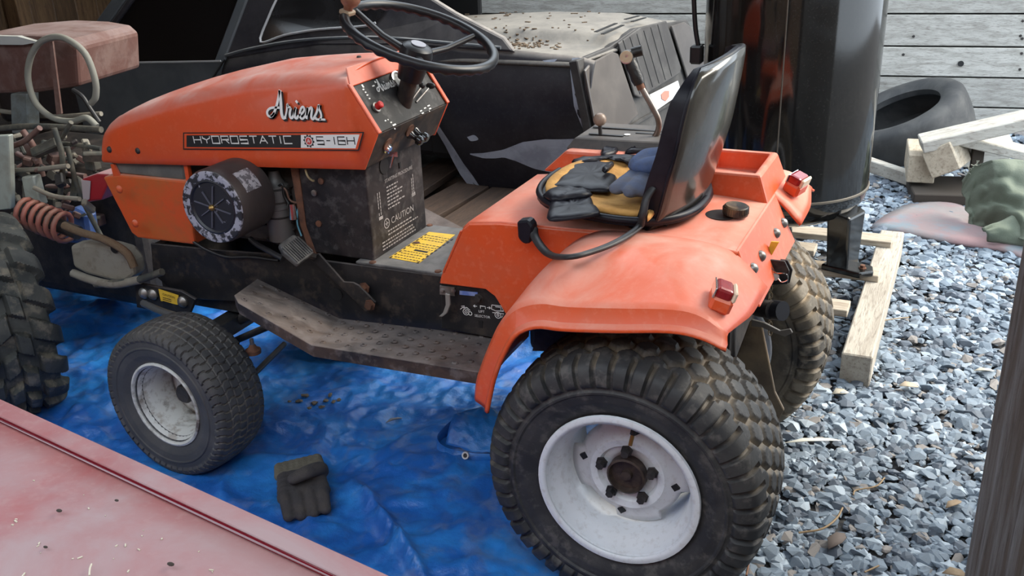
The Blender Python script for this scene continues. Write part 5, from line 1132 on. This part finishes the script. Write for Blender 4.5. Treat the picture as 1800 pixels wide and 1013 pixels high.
PALW = woodmat('pallet_wood', (.46, .40, .32), (.35, .29, .22), (.18, .13, .09), (1.0, 9, 9)); PALS = woodmat('pallet_stringer', (.44, .40, .34), (.33, .29, .24), (.16, .13, .10), (9, 1.0, 9))
PALE_END = M('weathered_end_grain', (.05, .042, .035), .9, col2=(.08, .07, .06), amt=.6, scale=30)
PT = thing('wooden_pallet', 'weathered wooden pallet carrying the black tank on the gravel', 'pallet')
for i, xs in enumerate((-.335, .10, .53)): MB().box((xs, -1.235, .052), (.085, 1.12, .100)).build('stringer', PALS, PT, bevel=.004)
for y, xe in ((-1.64, -.345), (-1.29, -.335), (-.97, -.275), (-.78, -.10), (-1.12, .0), (-1.46, -.10)):
    x1_ = .57 if xe > -.2 else .57; MB().box(((xe + x1_) / 2, y, .1135), (x1_ - xe, .085, .023)).build('deck_board', PALW, PT, bevel=.002)

# ------------------------------------------------------------------ scrap heap by the back wall
OLDT = M('old_tyre_rubber', (.038, .040, .043), .75, col2=(.085, .085, .083), amt=.7, scale=7, bump=.15)
rgt = V((-.91, -.41, 0)); tax = (V((0, 0, .88)) - rgt * .42 + V((0, .02, 0))).normalized(); tc_ = U(1590, 222, y=-3.30)
ot = MB(); hf = [(-.090, .195), (-.105, .215), (-.112, .25), (-.105, .285), (-.085, .303), (-.04, .309), (0, .310), (.04, .309), (.085, .303), (.105, .285), (.112, .25), (.105, .215), (.090, .195), (.06, .20), (.085, .24), (.07, .28), (0, .29), (-.07, .28), (-.085, .24), (-.06, .20)]
ot.lathe([(a * 1.05, b * 1.05) for a, b in hf], tc_, tax, 56, close=True)
tag(ot.build('old_tire', OLDT, None, smooth=50), 'worn bald black car tire leaning on scrap wood by the plank wall', 'tire')
def beam(px, py, z, size, rz, rx, mat, label, ry=0.0, name='timber_block', cat='wood block'):
    c = U(px, py, z=z); R_ = Matrix.Rotation(rz, 3, 'Z') @ Matrix.Rotation(ry, 3, 'Y') @ Matrix.Rotation(rx, 3, 'X')
    tag(MB().box(c, size, R_).build(name, mat, None, bevel=.004), label, cat)
BLK = woodmat('pale_timber', (.52, .45, .35), (.40, .33, .25), (.22, .17, .12), (6, 1.2, 6)); BLK2 = woodmat('grey_timber', (.50, .48, .43), (.36, .33, .29), (.2, .17, .14), (1.2, 6, 6))
beam(1617, 282, .13, (.115, .34, .125), .10, .03, BLK, 'pale square timber block with end grain toward the camera, below the tire')
beam(1668, 272, .18, (.125, .34, .125), -.12, .10, BLK, 'tilted pale timber block resting beside the square block', .50)
beam(1755, 258, .20, (.42, .20, .04), .35, .0, BLK2, 'short grey board propped behind the green canvas', -.25, 'board', 'board')
beam(1752, 222, .33, (.62, .16, .05), .18, .0, BLK2, 'long weathered board lying on top of the scrap pile', .28, 'board', 'board')
beam(1560, 300, .06, (.45, .05, .06), -.55, .0, BLK2, 'thin grey lath on the gravel between tank and timber block', -.08, 'lath', 'board')
beam(1660, 335, .03, (.30, .30, .05), .2, 0, M('dark_wood', (.05, .04, .032), .9), 'dark flat wood scrap lying under the timber blocks')
beam(1715, 300, .10, (.05, .05, .26), .1, .25, M('dark_wood', (.05, .04, .032), .9), 'dark thin stake leaning in the scrap pile', name='stake', cat='stake')
beam(1725, 262, .09, (.24, .20, .14), .1, .0, BLK2, 'wide pale plank end at the back of the scrap pile', name='board', cat='board')
# painted mat
mp_ = [U(*p, z=.03) for p in ((1528, 393), (1556, 374), (1600, 352), (1660, 346), (1700, 358), (1760, 392), (1830, 425), (1830, 455), (1755, 434), (1690, 425), (1610, 409))]
MATM = M('paint_stained_mat', (.23, .205, .205), .95, col2=(.29, .18, .185), amt=.9, scale=3.2, col3=(.16, .24, .28), amt3=.7, scale3=5, bump=.5, bscale=40)
mpp = smooth_path(mp_ + [mp_[0]], 4)[:-1]; cmat = sum(mpp, V()) / len(mpp); mb = MB(); n = len(mpp)
vs = [cmat.lerp(p, f_) + V((0, 0, .012 * mnoise.noise(p * 4 + V((f_, 0, 0))) - (.012 if f_ == 1 else 0))) for f_ in (1, .8, .5) for p in mpp] + [cmat + V((0, 0, .01))]
mb.add(vs, [(k * n + i, k * n + (i + 1) % n, (k + 1) * n + (i + 1) % n, (k + 1) * n + i) for k in range(2) for i in range(n)] + [(2 * n + i, 2 * n + (i + 1) % n, 3 * n) for i in range(n)])
tag(mb.build('paint_stained_mat', MATM, None, smooth=60, solid=.012), 'paint stained pinkish grey mat lying flat on the gravel', 'mat')
# green canvas
CANV = M('green_canvas', (.115, .135, .10), .9, col2=(.165, .185, .145), amt=.7, scale=5, bump=.4, bscale=160)
def canvas(u, v):
    a = [U(1690, 318, z=.16), U(1712, 290, z=.24), U(1745, 280, z=.30), U(1790, 278, z=.30), U(1860, 290, z=.28)]
    b = [U(1702, 395, z=.03), U(1715, 400, z=.03), U(1750, 398, z=.05), U(1800, 425, z=.06), U(1870, 440, z=.05)]
    k = u * 4; i = min(3, int(k)); p = a[i].lerp(a[i + 1], k - i); q = b[i].lerp(b[i + 1], k - i); r = p.lerp(q, v)
    f_ = .07 * (abs(mnoise.noise(V((u * 2.6, v * 3.2, 1)))) - .2) + .035 * abs(mnoise.noise(V((u * 5 + v * 4, v * 4 - u * 3, 3)))) + .05 * (abs((v * 2.2 + u * .9) % 1.0 - .5) - .25)
    return r + V((-.2, .75, .6)) * f_
cv = thing('green_canvas', 'crumpled olive green canvas heaped on the mat by the scrap wood', 'canvas')
MB().grid(canvas, 46, 40).build('canvas_sheet', CANV, cv, smooth=70, solid=.006)
def fold(u, v):
    a = U(1728, 402, z=.10).lerp(U(1840, 350, z=.16), u); b = U(1735, 425, z=.035).lerp(U(1850, 438, z=.03), u); p = a.lerp(b, v)
    return p + V((-.1, .6, .5)) * (.03 * math.sin(PI * v) + .02 * mnoise.noise(V((u * 5, v * 4, 6))))
MB().grid(fold, 26, 14).build('canvas_fold', CANV, cv, smooth=70, solid=.006)
mb = MB()
for k in range(14): 
    p = canvas(.08 + .02 * k, .02); mb.tube([p, p + V((r4.uniform(-.02, .02), .01, r4.uniform(-.02, .03)))], .0015, 4)
tag(mb.build('frayed_threads', M('pale_thread', (.35, .36, .30), .9), cv), kind='stuff')
# white sheet behind the car
tag(MB().box((.40, -3.50, .38), (.40, .05, .76), Matrix.Rotation(.1, 3, 'Z')).build('white_board', M('white_sheet', (.70, .72, .74), .5, col2=(.6, .6, .6), amt=.4, scale=5), None, bevel=.004), 'white sheet standing between the black car and the tank', 'board')

# ------------------------------------------------------------------ quad bike parts at the left
QT = M('quad_tyre_rubber', (.024, .028, .028), .7, col2=(.07, .07, .062), amt=.7, scale=8, col3=(.26, .22, .16), amt3=.45, scale3=22, bump=.3, bscale=90)
QD = thing('quad_bike', 'muddy stripped quad bike with knobbly tire at the left behind the red panel', 'quad bike')
qc = V((1.93, .31, .290)); qa = V((.47, .88, .0)).normalized()
make_tyre('knobbly_tire', qc, qa, .300, .250, .150, QT, QD, 480, 'lug', .022, 17, .1)
MB().lathe([(.10, .150), (.112, .158), (.10, .152), (.06, .14), (.0, .13), (-.06, .14), (-.10, .155)], qc, qa, 40).build('wheel_rim', M('pale_green_rim', (.42, .50, .46), .5), QD, smooth=40, solid=.004)
MB().lathe([(.0, .132), (.02, .10), (.02, .04), (.05, .035), (.05, .0001)], qc, qa, 32).build('wheel_disc', DARKM, QD, smooth=40)
MUDM = M('muddy_metal', (.055, .060, .056), .7, metal=.2, col2=(.15, .135, .105), amt=.8, scale=16, col3=(.05, .045, .04), amt3=.5, scale3=30, bump=.3)
MUDL = M('dusty_casting', (.22, .205, .17), .75, col2=(.19, .165, .13), amt=.8, scale=11, col3=(.09, .06, .04), amt3=.4, scale3=30, bump=.3)
RUSTB = M('rusty_sheet', (.11, .050, .040), .8, col2=(.17, .11, .095), amt=.75, scale=14, col3=(.08, .035, .03), amt3=.5, scale3=24, dust=(.25, .2, .2), dust_amt=.8, bump=.2)
def qpx(px, py, y): return U(px, py, y=y)
box = MB().prism([qpx(*p, -.25) for p in ((-60, 66), (20, 60), (80, 63), (118, 70), (134, 84), (139, 152), (60, 164), (-60, 166))], (0.05, -.32, 0)).build('rusty_box', RUSTB, QD, bevel=.012, segs=2)
MB().prism([qpx(*p, -.235) for p in ((-60, 62), (30, 64), (68, 74), (40, 79), (-60, 78))], (.0, -.02, 0)).build('box_lip', M('pale_edge', (.45, .46, .44), .6), QD)
MB().prism([qpx(*p, -.22) for p in ((17, 165), (47, 165), (50, 236), (20, 236))], (0, -.05, 0)).build('upright', M('grey_green_steel', (.20, .23, .23), .6, metal=.3, col2=(.10, .09, .07), amt=.6, scale=20), QD, bevel=.004)
hoop = [qpx(*p, -.18) for p in ((160, 182), (168, 170), (167, 140), (150, 95), (120, 70), (95, 65), (70, 75), (54, 100), (49, 135), (58, 172), (75, 195), (100, 210), (130, 213), (152, 207), (170, 222))]
MB().tube(smooth_path(hoop, 5), .010, 8).build('hoop_cable', M('grey_cable', (.22, .22, .19), .7), QD, smooth=60)
MB().prism([qpx(*p, -.19) for p in ((86, 74), (92, 73), (108, 200), (99, 202))], (0, -.006, 0)).build('hanging_strap', RUSTB, QD)
MB().tube(smooth_path([qpx(*p, -.2) for p in ((128, 158), (145, 170), (158, 190), (175, 215))], 4), .007, 8).build('brake_hose', BLACKP, QD, smooth=60)
tubes = [((-20, 228), (60, 222), (178, 228), -.10, .016), ((0, 195), (90, 205), (178, 200), -.3, .013), ((80, 252), (130, 254), (178, 262), -.05, .012), ((40, 230), (60, 260), (75, 310), 0, .015), ((118, 258), (140, 340), (180, 420), .0, .012), ((0, 300), (60, 298), (120, 292), .05, .012),
         ((95, 225), (110, 280), (105, 350), .02, .013), ((70, 225), (40, 250), (0, 262), .05, .014), ((150, 250), (165, 300), (172, 305), -.05, .010), ((60, 330), (95, 345), (140, 350), .1, .011), ((125, 215), (110, 240), (90, 262), -.02, .012), ((30, 270), (90, 300), (150, 310), -.1, .014)]
for i, (a, b, c, y, r) in enumerate(tubes): MB().tube(smooth_path([qpx(*a, y), qpx(*b, y), qpx(*c, y)], 4), r * .62, 8).build('frame_tube', (MUDM, MUDL, MUDM, RUSTB)[i % 4], QD, smooth=60)
rq = random.Random(21)
for k in range(110):
    px, py = rq.uniform(-10, 175), rq.uniform(235, 390); y = rq.uniform(-.2, .05)
    if px > 140 and 300 < py < 360: continue
    p = qpx(px, py, y); s = rq.uniform(.010, .036)
    MB().box(p, (s * rq.uniform(.5, 3.2), s, s * rq.uniform(.3, 1.2)), Matrix.Rotation(rq.uniform(0, 3), 3, V((rq.random(), rq.random(), rq.random())).normalized())).build('bracket', (MUDM, MUDL, DARKM, MUDM, RUSTB)[k % 5], QD, bevel=.004)
MB().box((2.15, -.32, .38), (.75, .40, .46)).build('engine', DARKM, QD, bevel=.04, segs=3)
MB().prism([qpx(*p, .12) for p in ((-20, 240), (14, 238), (18, 330), (18, 368), (-20, 372))], (0, -.02, 0)).build('pale_plate', M('pale_grey_plate', (.33, .36, .33), .6, col2=(.2, .19, .15), amt=.6, scale=14), QD, bevel=.003)
MB().prism([qpx(*p, .08) for p in ((36, 312), (58, 310), (68, 350), (72, 362), (46, 362))], (0, -.03, 0)).build('knuckle', M('pale_grey_plate', (.33, .36, .33), .6), QD, bevel=.004)
c0, c1 = qpx(40, 372, .14), qpx(118, 402, .14); dd = (c1 - c0); da = dd.normalized().orthogonal().normalized(); db = dd.normalized().cross(da)
MB().tube([c0 + dd * (k / 80) + (da * math.cos(2 * PI * k / 80 * 6) + db * math.sin(2 * PI * k / 80 * 6)) * .040 for k in range(81)], .0075, 8).build('coil_spring', M('faded_red_spring', (.26, .085, .065), .6, col2=(.16, .10, .07), amt=.7, scale=14), QD, smooth=60)
MB().tube([c0 - dd * .1, c1 + dd * .25], .020, 12).build('damper', DARKM, QD, smooth=50)
MB().prism([qpx(*p, .20) for p in ((122, 432), (150, 428), (188, 432), (215, 440), (232, 460), (236, 485), (215, 500), (180, 490), (150, 482), (128, 470))], (0, -.05, 0)).build('suspension_arm', MUDL, QD, bevel=.010, segs=2)
MB().tube(smooth_path([qpx(*p, .215) for p in ((128, 480), (160, 492), (200, 500), (246, 492))], 4), .012, 8).build('arm_tube', MUDL, QD, smooth=60)
MB().lathe([(0, .012), (.002, .012), (.002, .0001)], qpx(201, 438, .202), (0, 1, 0), 12).build('arm_hole', BLACKP, QD)
MB().tube(smooth_path([qpx(*p, .215) for p in ((168, 500), (210, 497), (245, 492), (285, 478))], 4), .010, 8).build('lower_link', MUDM, QD, smooth=60)
rope = smooth_path([qpx(*p, .22) for p in ((112, 396), (140, 408), (175, 418), (205, 432), (225, 448), (236, 470))], 6)
MB().tube(rope, .011, 8).build('mud_rope', M('muddy_rope', (.13, .085, .05), .9, bump=.9, bscale=90), QD, smooth=60)
MB().prism([qpx(*p, -.02) for p in ((104, 385), (125, 365), (150, 378), (158, 430), (112, 428))], (0, -.05, 0)).build('blue_container', M('blue_plastic', (.05, .10, .28), .5, col2=(.22, .25, .30), amt=.6, scale=9), QD, bevel=.01)
lm = MB().prism([qpx(*p, .02) for p in ((143, 314), (170, 305), (192, 306), (196, 312), (178, 352), (147, 357))], (0, -.08, 0)).build('rear_lamp', M('dusty_red_lens', (.33, .02, .03), .3, dust=(.5, .45, .45), dust_amt=.8), QD, bevel=.008, segs=2)
MB().prism([qpx(*p, .022) for p in ((143, 316), (160, 318), (158, 350), (147, 355))], (0, .002, 0)).build('lamp_dust_cover', M('pale_lens', (.42, .36, .38), .5), lm, bevel=.003)
